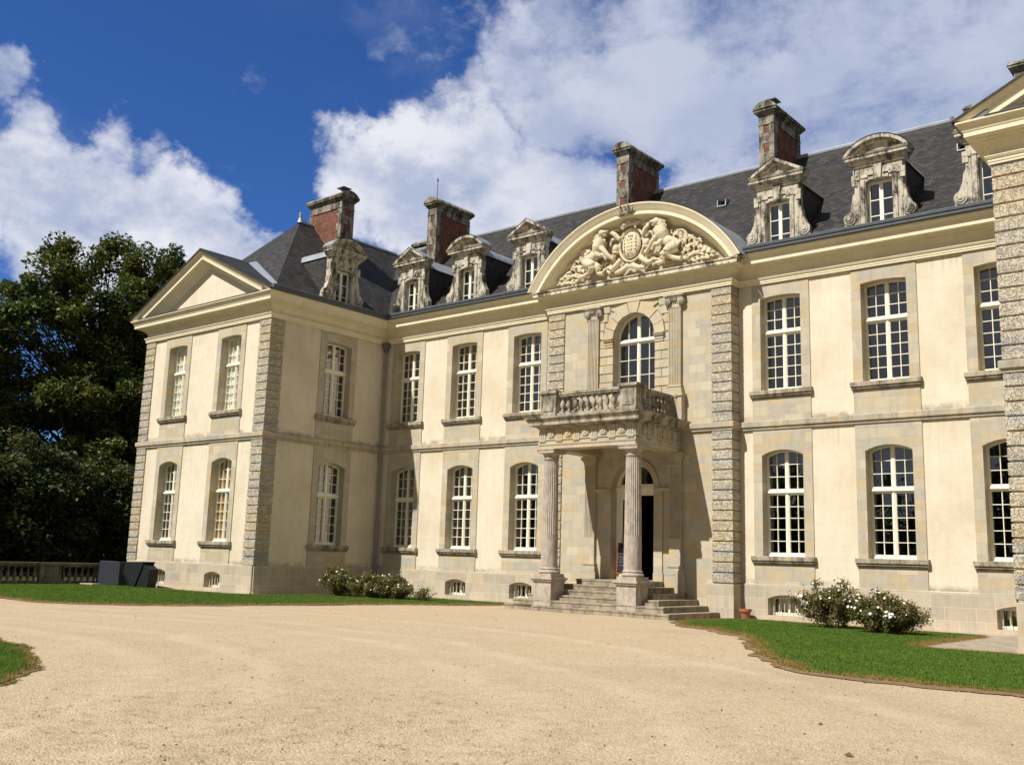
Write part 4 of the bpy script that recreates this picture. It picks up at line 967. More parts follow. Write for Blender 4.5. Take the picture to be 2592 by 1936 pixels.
for i in range(ny):
    cy = yf_+.17+i*(-YA*-1-yf_-.34)/(ny-1) if False else yf_+.17+i*((YA-yf_)-.34)/(ny-1); trig(hw_, cy, 'y')
    if i < ny-1:
        cc = cy+((YA-yf_)-.34)/(ny-1)/2
        ds = MB(po)
        for (r_, x_) in ((.155, .03), (.12, .055), (.05, .075)):
            n = 24; ds.add([(hw_+x_, cc+r_*math.cos(a*math.pi/12), 5.87+r_*math.sin(a*math.pi/12)) for a in range(24)]+[(hw_, cc+r_*math.cos(a*math.pi/12), 5.87+r_*math.sin(a*math.pi/12)) for a in range(24)], [tuple(range(24))]+[(i_, (i_+1) % n, n+(i_+1) % n, n+i_) for i_ in range(n)])
        ds.build('frieze_disc', 'porch', ent)
co = MB(po); co.sweep([(-hw_, YA), (-hw_, yf_), (hw_, yf_), (hw_, YA)], [(-.3, 6.06), (.03, 6.06), (.06, 6.10), (.10, 6.12), (.28, 6.15), (.28, 6.26), (.30, 6.27), (.33, 6.33), (.38, 6.37), (.38, 6.41), (-.0, 6.46)]); co.box(-hw_, hw_, yf_, YA, 6.30, 6.45)
co.build('porch_cornice', 'balcony', CH)
bal = empty('balcony', (PC, 0, 6.42), 0, CH)
bb = MB(); bx0 = hw_-.02
PW = .62
bb.box(-bx0+PW, bx0-PW, yf_+.12, yf_+.42, .03, .17)
for s_ in (-1, 1): bb.box(*sorted((s_*(bx0-.12), s_*(bx0-.42))), yf_+PW, YA-.3, .03, .17)
bb.build('balcony_base', 'balcony', bal)
for s_ in (-1, 1):
    pp = MB()
    X = sorted((s_*bx0, s_*(bx0-PW))); pp.box(X[0], X[1], yf_+.04, yf_+PW, .0, .82)
    pp.box(X[0]-.02, X[1]+.02, yf_+.02, yf_+PW+.02, .0, .14)
    pp.box(X[0]-.03, X[1]+.03, yf_+.01, yf_+PW+.03, .82, .86); pp.box(X[0]-.06, X[1]+.06, yf_-.02, yf_+PW+.06, .86, .93); pp.box(X[0]-.02, X[1]+.02, yf_+.02, yf_+PW+.02, .93, .965)
    pp.bbox(X[0]+.10, X[1]-.10, yf_+.015, yf_+.04, .24, .74, .01)
    pp.build('balcony_pier', 'balcony', bal); pp = MB(); X = sorted((s_*bx0, s_*(bx0-.5))); pp.box(X[0], X[1], YA-.30, YA, 0, .82); pp.box(X[0]-.03, X[1]+.03, YA-.33, YA, .82, .90); pp.build('balcony_pier', 'balcony', bal)
rl = MB(); rl.box(-bx0+PW, bx0-PW, yf_+.10, yf_+.44, .80, .88); rl.box(-bx0+PW, bx0-PW, yf_+.13, yf_+.41, .74, .80)
for s_ in (-1, 1): rl.box(*sorted((s_*(bx0-.09), s_*(bx0-.43))), yf_+PW, YA-.3, .80, .88); rl.box(*sorted((s_*(bx0-.12), s_*(bx0-.40))), yf_+PW, YA-.3, .74, .80)
rl.build('handrail', 'balcony', bal)
def baluster_mesh(h=.57, w=.085):
    m = MB(); m.box(-w, w, -w, w, 0, .07); m.box(-w, w, -w, w, h-.055, h)
    m.ring([(.05, .07), (.065, .09), (.045, .12), (.04, .14), (.062, .18), (.085, .25), (.088, .31), (.072, .38), (.048, .44), (.040, .47), (.058, .485), (.045, .50), (.055, h-.055)], 14)
    return m
b0 = baluster_mesh().build('baluster', 'balcony', bal); autosmooth(b0, 45)
pos = [(-bx0+PW+.14+i*(2*bx0-2*PW-.28)/9, yf_+.27) for i in range(10)]
for s_ in (-1, 1): pos += [(s_*(bx0-.27), yf_+PW+.15+i*(YA-.3-yf_-PW-.30)/7) for i in range(8)]
for i, (x, y) in enumerate(pos):
    o = b0 if i == 0 else b0.copy()
    if i: COL.objects.link(o); o.parent = bal
    o.location = (x, y, .17)
# ---- segmental pediment with its carving
zc = 9.246; RO = 5.154
pr = [(.645, RO), (.645, RO-.045), (.61, RO-.10), (.56, RO-.17), (.53, RO-.24), (.50, RO-.275), (.50, RO-.395), (.47, RO-.41), (.34, RO-.42), (.34, RO-.445), (.24, RO-.47), (.14, RO-.53), (.05, RO-.60), (.0, RO-.63)]
m = MB(frame(XC, YA, 0)); n = 64; vs = []; fs = []
for (o, r_) in pr:
    zb_ = 11.77; am = math.acos((zb_-zc)/r_)
    for i in range(n+1):
        a = -am+2*am*i/n; vs.append((r_*math.sin(a), -o, zc+r_*math.cos(a)))
for k in range(len(pr)-1):
    for i in range(n): fs.append((k*(n+1)+i, k*(n+1)+i+1, (k+1)*(n+1)+i+1, (k+1)*(n+1)+i))
fs.append(tuple(k*(n+1) for k in range(len(pr)))); fs.append(tuple(k*(n+1)+n for k in range(len(pr))))
m.add(vs, fs); autosmooth(m.build('arched_pediment', 'paint', CH), 25)
tm = MB(frame(XC, YA, 0)); Rt = RO-.60; am = math.acos((11.75-zc)/Rt); tm.add([(Rt*math.sin(-am+2*am*i/40), .0, zc+Rt*math.cos(-am+2*am*i/40)) for i in range(41)], [tuple(range(41))]); tm.build('tympanum', 'ashlar', CH, recalc=False)
zr = MB(frame(XC, 0, 0)); vs = []; fs = []; slp = (RZ-ZE)/(RY+E0); am = math.acos((11.78-zc)/(RO+.02)); n = 40
for i in range(n+1):
    a = -am+2*am*i/n; x = (RO+.02)*math.sin(a); z = zc+(RO+.02)*math.cos(a); yb_ = (z-ZE)/slp-E0+.05
    vs += [(x, YA-.66, z), (x, max(yb_, YA-.3), z)]
for i in range(n): fs.append((2*i, 2*i+2, 2*i+3, 2*i+1))
zr.add(vs, fs); o = zr.build('pediment_roof', 'zinc', CH, recalc=False); autosmooth(o, 40)
# carving ---------------------------------------------------
CX = 13.47
rl_ = MB(); yb_ = YA
def blob(x, z, rx, rz_, ry=.12, y=None, rot=0.): rl_.ell((x, (y if y is not None else yb_-.08), z), (rx, ry, rz_), 12, 9, rot)
def limb(pts, rads):
    if len(pts) > 2:
        o_ = []; r_o = []
        for k in range((len(pts)-1)*4+1):
            t_ = k/4; k0 = min(len(pts)-2, int(t_)); f_ = t_-k0; Q = [Vector(pts[max(0, min(len(pts)-1, k0+q_))]) for q_ in (-1, 0, 1, 2)]
            o_.append(.5*((2*Q[1])+(Q[2]-Q[0])*f_+(2*Q[0]-5*Q[1]+4*Q[2]-Q[3])*f_**2+(3*Q[1]-Q[0]-3*Q[2]+Q[3])*f_**3)); r_o.append(rads[k0]*(1-f_)+rads[k0+1]*f_)
        pts, rads = o_, r_o
    rl_.tube([(p[0], yb_-p[2], p[1]) for p in pts], rads, 14)
for s_ in (-1, 1):
    X = lambda v: CX+s_*v
    limb([(X(1.95), 12.60, .12), (X(1.72), 12.76, .20), (X(1.50), 12.92, .20), (X(1.36), 13.14, .24), (X(1.26), 13.40, .24)], [.24, .23, .19, .27, .24])     # trunk
    blob(X(1.17), 13.62, .17, .16, .17, yb_-.30); blob(X(1.01), 13.63, .11, .07, .10, yb_-.36); blob(X(1.03), 13.52, .08, .04, .08, yb_-.33); blob(X(.93), 13.66, .04, .04, .05, yb_-.36)
    for k in range(60):                                                                                                                     # mane
        a = k*2.399; r_ = .30*math.sqrt((k+.5)/60); mx_, mz_ = X(1.31+r_*math.cos(a)*.85), 13.40+r_*math.sin(a)*1.15
        if abs(mx_-X(1.05)) < .12 and mz_ > 13.45: continue
        rl_.tube([(mx_, yb_-.30-.08*(1-r_/.3), mz_+.04), (mx_+s_*.02*math.cos(k), yb_-.34-.08*(1-r_/.3), mz_-.03), (mx_+s_*.05*math.cos(k*3), yb_-.30-.06*(1-r_/.3), mz_-.09)], [.035, .042, .014], 6)
    blob(X(1.15), 13.80, .05, .06, .06, yb_-.28); blob(X(1.29), 13.79, .05, .06, .06, yb_-.28)
    limb([(X(1.34), 13.16, .28), (X(1.10), 12.98, .36), (X(.90), 12.74, .34), (X(.74), 12.60, .28), (X(.66), 12.60, .28)], [.14, .10, .08, .08, .09])      # forelegs
    limb([(X(1.46), 12.98, .28), (X(1.28), 12.78, .36), (X(1.10), 12.78, .34), (X(.98), 12.62, .28)], [.13, .095, .075, .085])
    limb([(X(1.92), 12.62, .22), (X(1.60), 12.44, .34), (X(1.74), 12.24, .28), (X(2.02), 12.14, .24), (X(2.16), 12.12, .26)], [.24, .17, .09, .075, .09])       # hind legs
    limb([(X(1.72), 12.56, .14), (X(1.36), 12.36, .26), (X(1.42), 12.18, .22), (X(1.16), 12.10, .24)], [.18, .12, .075, .085])
    limb([(X(2.08), 12.70, .10), (X(2.28), 12.90, .14), (X(2.20), 13.14, .16), (X(1.98), 13.18, .16), (X(1.90), 13.04, .14)], [.055, .045, .045, .05, .09])       # tail
    # wolf-headed scroll beside the top of the shield
    limb([(X(.50), 13.30, .16), (X(.66), 13.50, .22), (X(.82), 13.62, .22), (X(.66), 13.70, .2), (X(.50), 13.66, .18)], [.09, .09, .075, .05, .03])
    limb([(X(.62), 13.40, .12), (X(.86), 13.34, .14), (X(.92), 13.12, .12)], [.07, .06, .03])
    # helmet and mantling beside the shield
    blob(X(.66), 12.98, .14, .17, .16, yb_-.14); blob(X(.66), 12.82, .17, .05, .17, yb_-.13)
    pass
    limb([(X(.40), 12.52, .2), (X(.58), 12.34, .22), (X(.80), 12.22, .2), (X(.92), 12.36, .14), (X(.80), 12.46, .12)], [.10, .10, .08, .06, .04])
    limb([(X(.10), 12.24, .2), (X(.34), 12.10, .22), (X(.62), 12.06, .2)], [.10, .10, .06])
    # acanthus scrolls to the ends of the tympanum
    rr_ = random.Random(5)
    for S in ([(1.95, 12.12), (2.5, 12.34), (3.0, 12.22), (3.5, 12.10)], [(2.0, 12.38), (2.35, 12.64), (2.8, 12.54), (3.15, 12.32)], [(2.02, 12.72), (2.2, 13.0), (2.5, 12.92), (2.7, 12.68)],
              [(1.72, 12.98), (1.80, 13.26), (2.0, 13.20), (2.12, 13.02)], [(1.55, 12.12), (1.2, 12.34), (.92, 12.18)], [(1.02, 12.52), (.80, 12.40), (.62, 12.14)], [(2.3, 12.08), (2.8, 12.14), (3.3, 12.06)]):
        pts_ = []; n_ = 9 if len(S) > 3 else 6
        for a in range(n_+1):
            t_ = a/n_*(len(S)-1); k0 = min(len(S)-2, int(t_)); f_ = t_-k0; P_ = [Vector(S[max(0, min(len(S)-1, k0+q_))]) for q_ in (-1, 0, 1, 2)]
            pts_.append(.5*((2*P_[1])+(P_[2]-P_[0])*f_+(2*P_[0]-5*P_[1]+4*P_[2]-P_[3])*f_**2+(3*P_[1]-P_[0]-3*P_[2]+P_[3])*f_**3))
        rl_.tube([(X(p.x), yb_-.07, p.y) for p in pts_], [.042-.022*a/n_ for a in range(n_+1)], 8)
        for a in range(1, n_+1):
            d_ = (pts_[a]-pts_[a-1]).normalized()
            for sd in (-1, 1):
                nn = Vector((-d_.y, d_.x))*sd; L2 = rr_.uniform(.18, .29)*(1.1-.35*a/n_); p0 = pts_[a]; p1 = p0+d_*L2*.35+nn*L2*.45; p2 = p1+d_*L2*.55+nn*L2*.10; p3 = p2+d_*L2*.10-nn*L2*.25
                if max(q_.x**2+(q_.y-zc)**2 for q_ in (p1, p2)) > 4.47**2 or min(p1.y, p2.y) < 11.98: continue
                w_ = rr_.uniform(.044, .060); rl_.tube([(X(p0.x), yb_-.04, p0.y), (X(p1.x), yb_-.12, p1.y), (X(p2.x), yb_-.15, p2.y), (X(p3.x), yb_-.10, p3.y)], [w_*.6, w_, w_*.8, w_*.25], 7)
# cartouche
blob(CX, 13.03, .40, .50, .13, yb_-.14)
rl_.tube([(CX+.52*math.cos(a*math.pi/16), yb_-.12, 13.03+.62*math.sin(a*math.pi/16)) for a in range(33)], .055, 6, False)
for a in range(44): t_ = a*2*math.pi/44; rl_.ell((CX+.425*math.cos(t_), yb_-.20, 13.03+.525*math.sin(t_)), (.026, .03, .026), 6, 5)
rr_ = random.Random(9)
for i in range(4):
    for j in range(6):
        x_, z_ = CX-.24+.16*i, 12.70+.13*j
        if ((x_-CX)/.36)**2+((z_-13.03)/.45)**2 < 1: blob(x_+rr_.uniform(-.02, .02), z_, rr_.uniform(.025, .05), rr_.uniform(.02, .05), .03, yb_-.265, rr_.uniform(0, 3))
rl_.tube([(CX, yb_-.27, 12.58), (CX, yb_-.285, 13.48)], .014, 5)
# boar crest, flanking knot at the foot
limb([(CX-.42, 13.70, .2), (CX-.22, 13.80, .24), (CX+.06, 13.84, .24), (CX+.26, 13.80, .22), (CX+.42, 13.84, .18)], [.06, .11, .13, .10, .04]); limb([(CX-.25, 13.76, .25), (CX-.30, 13.62, .25)], [.05, .04]); limb([(CX+.20, 13.76, .25), (CX+.24, 13.60, .25)], [.05, .04])
rl_.tube([(CX-.02+.12*math.cos(a*.7)*(1-a*.06), yb_-.30, 13.80+.11*math.sin(a*.7)*(1-a*.06)) for a in range(9)], .03, 6)
limb([(CX-.16, 12.30, .22), (CX+.16, 12.12, .22)], [.045, .045]); limb([(CX+.16, 12.30, .22), (CX-.16, 12.12, .22)], [.045, .045])
ro_ = rl_.build('coat_of_arms', 'relief', CH)
md = ro_.modifiers.new('remesh', 'REMESH'); md.mode = 'VOXEL'; md.voxel_size = .011; md.use_smooth_shade = True
sm_ = ro_.modifiers.new('smooth', 'SMOOTH'); sm_.iterations = 4; sm_.factor = .5
ro_['label'] = 'carved coat of arms with two rearing lions and leaf scrolls in the arched pediment'
cr = MB(); 
cr.tube([(CX-.40+.80*i/12, yb_-.42-.18*math.sin(math.pi*i/12), 14.10-.0*i) for i in range(13)], .055, 8)
for i in range(9):
    a = math.pi*(i+.5)/9; x_ = CX-.42*math.cos(a); y_ = yb_-.42-.20*math.sin(a); cr.tube([(x_, y_, 14.12), (x_*1.0+(x_-CX)*.14, y_-.03, 14.30)], [.035, .02], 6); cr.ell((x_+(x_-CX)*.14, y_-.03, 14.34), (.05, .045, .045), 8, 6)
cr.build('crown', 'weather', ro_)
# ================================================================ ground
def sheet(name, pts, z, m, kind='structure', sub=None):
    b = MB(); b.add([(x, y, z) for x, y in pts], [tuple(range(len(pts)))]); o = b.build(name, m, recalc=False); tag(o, kind=kind); return o
def poly_smooth(pts, it=2):
    for _ in range(it):
        q_ = []
        for i in range(len(pts)):
            a, b = pts[i], pts[(i+1) % len(pts)]; q_ += [(a[0]*.75+b[0]*.25, a[1]*.75+b[1]*.25), (a[0]*.25+b[0]*.75, a[1]*.25+b[1]*.75)]
        pts = q_
    return pts
def wobble(pts, amp=.05, step=.15, seed=1, skip=None):
    out = []; 
    for i in range(len(pts)):
        a, b = Vector(pts[i]), Vector(pts[(i+1) % len(pts)]); L = (b-a).length; n = max(1, int(L/step))
        for k in range(n):
            p = a+(b-a)*k/n; w = mnoise.noise_vector(Vector((p.x*2.3, p.y*2.3, seed)))*amp+mnoise.noise_vector(Vector((p.x*7, p.y*7, seed)))*amp*.5
            out.append((p.x+w.x, p.y+w.y))
    return out
g = sheet('ground', [(-700, -700), (700, -700), (700, 700), (-700, 700)], -.012, 'floor')
# gravel forecourt, denser near the eye for gentle relief
gv = MB(); nx, ny = 160, 150; X = np.linspace(-9.3, 75, nx); Y = np.linspace(-75, .0, ny)
vs = []
for y in Y:
    for x in X: vs.append((x, y, .012*mnoise.noise(Vector((x*.35, y*.35, 0)))+.004*mnoise.noise(Vector((x*1.7, y*1.7, 3)))))
gv.add(vs, [(j*nx+i, j*nx+i+1, (j+1)*nx+i+1, (j+1)*nx+i) for j in range(ny-1) for i in range(nx-1)])
go = gv.build('gravel_forecourt', 'gravel', recalc=False, smooth=True); tag(go, kind='structure')
LG = [(-9.3, -40), (-9.3, -7.6), (-7.5, -7.4), (-.2, -7.15), (.75, -6.4), (.75, -1.3), (5, -1.0), (8.2, -.95), (8.9, -1.4), (8.9, -2.2), (8.2, -4.0), (7.3, -6.0), (6.75, -9.0), (6.4, -12.2), (5.6, -14.2), (4.4, -15.5), (3.1, -16.1), (.6, -16.0), (-2.5, -15.4), (-5, -16.5), (-7, -22), (-7.5, -40)]
RG = [(17.25, -3.95), (18.7, -5.8), (19.7, -6.3), (21.4, -7.9), (22.6, -9.8), (23.6, -11.6), (24.3, -12.7), (25.1, -13.8), (25.9, -14.4), (26.9, -14.6), (28.6, -14.55), (36, -14.6), (36, -7.1), (25.3, -7.05), (25.1, -6.4), (25.1, -1.1), (18.0, -.75), (17.6, -1.2)]
CG = [(13.8+9.9*math.cos(2*math.pi*i/60), -32+9.9*math.sin(2*math.pi*i/60)) for i in range(60)]
LGw, RGw, CGw = wobble(LG, .16, seed=1), wobble(RG, .18, seed=2), wobble(CG, .18, seed=3)
for nm, P_ in (('lawn', LGw), ('lawn', RGw), ('lawn', CGw)):
    b = MB(); n = len(P_); z1 = .035
    b.add([(x, y, z1) for x, y in P_]+[(x, y, -.02) for x, y in P_], [tuple(range(n))]+[(i, n+i, n+(i+1) % n, (i+1) % n) for i in range(n)])
    tag(b.build(nm, 'lawn', recalc=False), kind='structure')
# worn soil fringe where gravel meets turf
def fringe(P_, seed, wmax=.30):
    b = MB(); n = len(P_); cen = Vector((sum(p[0] for p in P_)/n, sum(p[1] for p in P_)/n)); vs = []
    for i in range(n):
        a = Vector(P_[i-1]); c = Vector(P_[(i+1) % n]); d = (c-a).normalized(); nr = Vector((d.y, -d.x))
        w = wmax*(.35+.65*abs(mnoise.noise(Vector((P_[i][0]*.8, P_[i][1]*.8, seed+5)))*1.6))
        s_ = FS[seed]; vs += [(P_[i][0]-s_*nr.x*.02, P_[i][1]-s_*nr.y*.02, .038), (P_[i][0]+s_*nr.x*w, P_[i][1]+s_*nr.y*w, .014)]
    b.add(vs, [(2*i, 2*i+1, 2*((i+1) % n)+1, 2*((i+1) % n)) for i in range(n)]); o = b.build('worn_turf_edge', 'soil', recalc=False); tag(o, kind='structure')
def area(P_): return .5*sum(P_[i][0]*P_[(i+1) % len(P_)][1]-P_[(i+1) % len(P_)][0]*P_[i][1] for i in range(len(P_)))
FS = {k: (1 if area(P_) > 0 else -1) for k, P_ in ((1, LGw), (2, RGw), (3, CGw))}
fringe(LGw, 1, .16); fringe(RGw, 2, .26); fringe(CGw, 3, .10)
def inside(P_, x, y):
    P_ = np.array(P_); n = len(P_); r = np.zeros(len(x), bool); j = n-1
    for i in range(n):
        xi, yi, xj, yj = P_[i, 0], P_[i, 1], P_[j, 0], P_[j, 1]
        c = ((yi > y) != (yj > y)) & (x < (xj-xi)*(y-yi)/(yj-yi+1e-12)+xi); r ^= c; j = i
    return r
def edgedist(P_, x, y):
    P_ = np.array(P_); d = np.full(len(x), 1e9)
    for i in range(len(P_)):
        a = P_[i]; b = P_[(i+1) % len(P_)]; ab = b-a; L2 = (ab**2).sum()+1e-12
        t_ = np.clip(((x-a[0])*ab[0]+(y-a[1])*ab[1])/L2, 0, 1); d = np.minimum(d, np.hypot(x-a[0]-t_*ab[0], y-a[1]-t_*ab[1]))
    return d
def np_mesh(name, verts, k, m, parent=None):
    """verts: (N*k,3) array, faces of k consecutive vertices"""
    n = len(verts)//k; me = bpy.data.meshes.new(name); me.vertices.add(n*k); me.vertices.foreach_set('co', verts.astype(np.float32).ravel())
    me.loops.add(n*k); me.loops.foreach_set('vertex_index', np.arange(n*k, dtype=np.int32)); me.polygons.add(n)
    me.polygons.foreach_set('loop_start', np.arange(0, n*k, k, dtype=np.int32)); me.polygons.foreach_set('loop_total', np.full(n, k, np.int32))
    me.materials.append(M[m]); me.update(); me.validate()
    o = bpy.data.objects.new(name, me); COL.objects.link(o); o.parent = parent; return o
def grass(P_, box, dens, hgt, seed, wid=.008, dry=.30):
    rg_ = np.random.default_rng(seed); (x0, x1, y0, y1) = box; n = int((x1-x0)*(y1-y0)*dens)
    x = rg_.uniform(x0, x1, n); y = rg_.uniform(y0, y1, n); k = inside(P_, x, y)
    ex = rg_.uniform(x0, x1, n//3); ey = rg_.uniform(y0, y1, n//3); de = edgedist(P_, ex, ey); ke = (~inside(P_, ex, ey)) & (de < .10)
    x = np.r_[x[k], ex[ke]]; y = np.r_[y[k], ey[ke]]; n = len(x); d = edgedist(P_, x, y)
    h = hgt*rg_.uniform(.55, 1.35, n); a = rg_.uniform(0, 2*np.pi, n); ln = rg_.normal(0, .6, (n, 2)); w = wid*rg_.uniform(.7, 1.4, n)
    z0 = np.full(n, .033); z0[-int(ke.sum()) or n:] = 0.0
    B = np.stack([x, y, z0], 1); dx = np.stack([np.cos(a)*w, np.sin(a)*w, np.zeros(n)], 1)
    Tp = B+np.stack([ln[:, 0]*h, ln[:, 1]*h, h], 1); V = np.stack([B-dx, B+dx, Tp], 1).reshape(-1, 3)
    o = np_mesh('grass', V, 3, 'blades'); tag(o, 'short green grass with browned edges', 'grass', kind='stuff')
    nz = np.array([mnoise.noise(Vector((xx*.9, yy*.9, seed))) for xx, yy in zip(x[::1], y[::1])]) if n < 400000 else np.zeros(n)
    dr_ = np.clip(1.25-d/(dry*(.7+1.4*np.clip(nz+.25, 0, 1))+1e-3), 0, 1)*rg_.uniform(.3, 1., n); dr_ = np.maximum(dr_, (rg_.random(n) < .05)*.7)
    ca = o.data.color_attributes.new('dry', 'FLOAT_COLOR', 'POINT'); c4 = np.repeat(dr_, 3); arr = np.stack([c4, c4, c4, np.ones_like(c4)], 1).astype(np.float32); ca.data.foreach_set('color', arr.ravel())
    return o
grass(RGw, (17, 34, -15, -.6), 2600, .038, 11)
grass(LGw, (-9.3, 9.2, -17, -.8), 1100, .042, 12, .011)
grass(CGw, (12, 24, -32, -21.8), 2600, .045, 13, .007, .1)
# small clumps of grass out in the gravel, pebbles and dead leaves
def scatter(name, n, size, m, seed, label, cat, box=(8, 40, -29, -3)):
    rg_ = np.random.default_rng(seed); x = rg_.uniform(box[0], box[1], n*3); y = rg_.uniform(box[2], box[3], n*3)
    dist = np.hypot(x-32.67, y+30); k = (rg_.random(n*3) < np.clip(7./dist, 0, 1)**1.5) & ~inside(LGw, x, y) & ~inside(RGw, x, y) & ~inside(CGw, x, y) & (dist > 3)
    x, y = x[k][:n], y[k][:n]; n = len(x); s_ = size*rg_.lognormal(0, .45, n); a = rg_.uniform(0, 6.28, n); V = []
    for q_ in range(n):
        c, s1 = math.cos(a[q_])*s_[q_], math.sin(a[q_])*s_[q_]; e = rg_.uniform(.5, .9); h_ = s_[q_]*rg_.uniform(.3, .6)
        P4 = [(x[q_]+c, y[q_]+s1, .005), (x[q_]-s1*e, y[q_]+c*e, .004), (x[q_]-c, y[q_]-s1, .005), (x[q_]+s1*e, y[q_]-c*e, .004)]; top = (x[q_], y[q_], h_+.008)
        for i in range(4): V += [P4[i], P4[(i+1) % 4], top]
    o = np_mesh(name, np.array(V), 3, m); tag(o, label, cat, kind='stuff')
scatter('pebbles', 7000, .009, 'pebble', 21, 'loose pale pebbles on the gravel', 'pebbles')
scatter('leaf_litter', 1500, .010, 'leaflitter', 22, 'scattered dry leaf bits on the gravel', 'leaves')
def tufts(n, seed):
    rg_ = np.random.default_rng(seed); V = []; C_ = []
    for q_ in range(n):
        r_ = rg_.uniform(3, 11); th = rg_.uniform(1.9, 3.4); cx, cy = 32.67+r_*math.cos(th), -30+r_*math.sin(th)
        if rg_.random() < .5: cx, cy = rg_.normal(24.5, 2.6), rg_.normal(-24.3, 2.0)
        nb = int(rg_.integers(6, 26)); rad = rg_.uniform(.02, .09)
        for b in range(nb):
            x, y = cx+rg_.normal(0, rad), cy+rg_.normal(0, rad); a = rg_.uniform(0, 6.28); h = rg_.uniform(.006, .024); l = rg_.normal(0, .9, 2)*h
            V += [(x-.003*math.cos(a), y-.003*math.sin(a), .004), (x+.003*math.cos(a), y+.003*math.sin(a), .004), (x+l[0], y+l[1], h)]; 
    o = np_mesh('grass_tufts', np.array(V), 3, 'blades'); tag(o, 'sparse weeds creeping through the gravel', 'weeds', kind='stuff')
    ca = o.data.color_attributes.new('dry', 'FLOAT_COLOR', 'POINT'); ca.data.foreach_set('color', np.tile([.25, .25, .25, 1], len(V)).astype(np.float32))
tufts(900, 31)
# paving beside the right wing, and the strip at the foot of the walls
sheet('paving', wobble([(25.15, -7.0), (29.5, -7.0), (29.5, -6.36), (27.02, -6.36), (27.02, -.1), (25.15, -.1)], .02, .5), .022, 'slab')
sheet('foot_path', [(17.42, -.95), (25.15, -1.05), (25.15, -.1), (17.42, -.1)], .018, 'slab')
sheet('foot_path', [(.1, -1.15), (9.6, -1.0), (9.6, -.1), (.1, -.1)], .018, 'slab')
sheet('foot_path', [(-9.3, -7.65), (.95, -7.2), (.95, -1.15), (.1, -.1), (.1, -6.4), (-9.3, -6.4)], .020, 'slab')
# ================================================================ terrace balustrade left of the wing
tb = empty('terrace_balustrade', (-9.4, -6.6, 0)); tag(tb, 'low shaded stone balustrade at the left end of the forecourt', 'balustrade')
L_ = 17.; w = .17
b = MB(); b.box(-w-.04, w+.04, -L_, 0, -.3, .10); b.build('base_course', 'shadestone', tb)  # shade on the balustrade's near side is put into this darker stone colour
b = MB(); b.box(-w-.03, w+.03, -L_, .0, .78, .84); b.bbox(-w-.07, w+.07, -L_, .0, .84, .93, .02); b.build('coping', 'shadestone', tb)
pt = MB(); pt.box(-w, w, -.45, .45, .10, .78); pt.box(-w-.015, w+.015, -.47, .47, .10, .18); pto = pt.build('pier', 'shadestone', tb)
ys = [-.5, -3.1, -6.2, -9.3, -12.4, -15.5]
for i, y in enumerate(ys):
    o = pto if i == 0 else pto.copy()
    if i: COL.objects.link(o); o.parent = tb
    o.location = (0, y, 0)
bm_ = baluster_mesh(.68, .10); 
bo = bm_.build('baluster', 'shadestone', tb); autosmooth(bo, 45); first = True
for i in range(len(ys)-1):
    a, c = ys[i]-.47, ys[i+1]+.47; n = int(abs(c-a)/.27)
    for k in range(n):
        o = bo if first else bo.copy()
        if not first: COL.objects.link(o); o.parent = tb
        first = False; o.location = (0, a-(a-c)*(k+.5)/n, .10)
# ---- two dark angular blocks by the wing
def block(name, pts, y0, y1, label, cx=0):
    b = MB(); b.prism(pts, y0, y1); o = b.build(name, 'black'); tag(o, label, 'sculpture'); md_ = o.modifiers.new('bevel', 'BEVEL'); md_.width = .012; md_.segments = 2; return o
block('angular_sculpture', [(-8.98, 0.0), (-7.26, 0.0), (-7.28, 1.045), (-8.0, 1.03), (-8.06, 1.0), (-8.25, 1.04), (-8.95, 1.06)], -7.75, -7.25, 'upright dark grey block with a small notch in its top, next to the balustrade')
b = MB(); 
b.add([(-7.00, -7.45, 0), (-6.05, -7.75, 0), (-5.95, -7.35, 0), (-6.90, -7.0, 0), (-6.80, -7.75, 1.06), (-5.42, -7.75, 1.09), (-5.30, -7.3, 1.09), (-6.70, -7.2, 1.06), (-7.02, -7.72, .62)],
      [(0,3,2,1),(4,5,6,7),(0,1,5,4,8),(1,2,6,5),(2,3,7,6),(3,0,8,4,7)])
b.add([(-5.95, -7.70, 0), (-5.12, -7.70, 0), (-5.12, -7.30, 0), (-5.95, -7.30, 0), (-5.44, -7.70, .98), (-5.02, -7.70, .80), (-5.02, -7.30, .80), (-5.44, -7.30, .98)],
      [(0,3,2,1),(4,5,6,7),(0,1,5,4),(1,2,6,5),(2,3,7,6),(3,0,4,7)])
o = b.build('angular_sculpture', 'blackshade'); tag(o, 'dark leaning faceted block nearest the corner of the wing', 'sculpture')  # shade of faces turned from the sun, put into a darker paint colour
b = MB(); b.bbox(-8.95, -7.9, -8.55, -8.1, 0, .11, .015); o = b.build('stone_slab', 'slab'); tag(o, 'pale flat stone slab lying in front of the dark blocks', 'slab')
# ---- flower pot
b = MB(); b.ring([(.125, 0), (.165, .22), (.168, .225), (.195, .23), (.20, .31), (.178, .312), (.172, .26), (.02, .25)], 28); 
pot = b.build('flower_pot', 'terra', loc=(17.72, -.42, .02)); autosmooth(pot, 35); tag(pot, 'small terracotta flower pot at the foot of the wall right of the steps', 'flower pot')
b = MB(); b.ring([(.01, .255), (.17, .262)], 20); b.build('potting_soil', 'soil', pot)
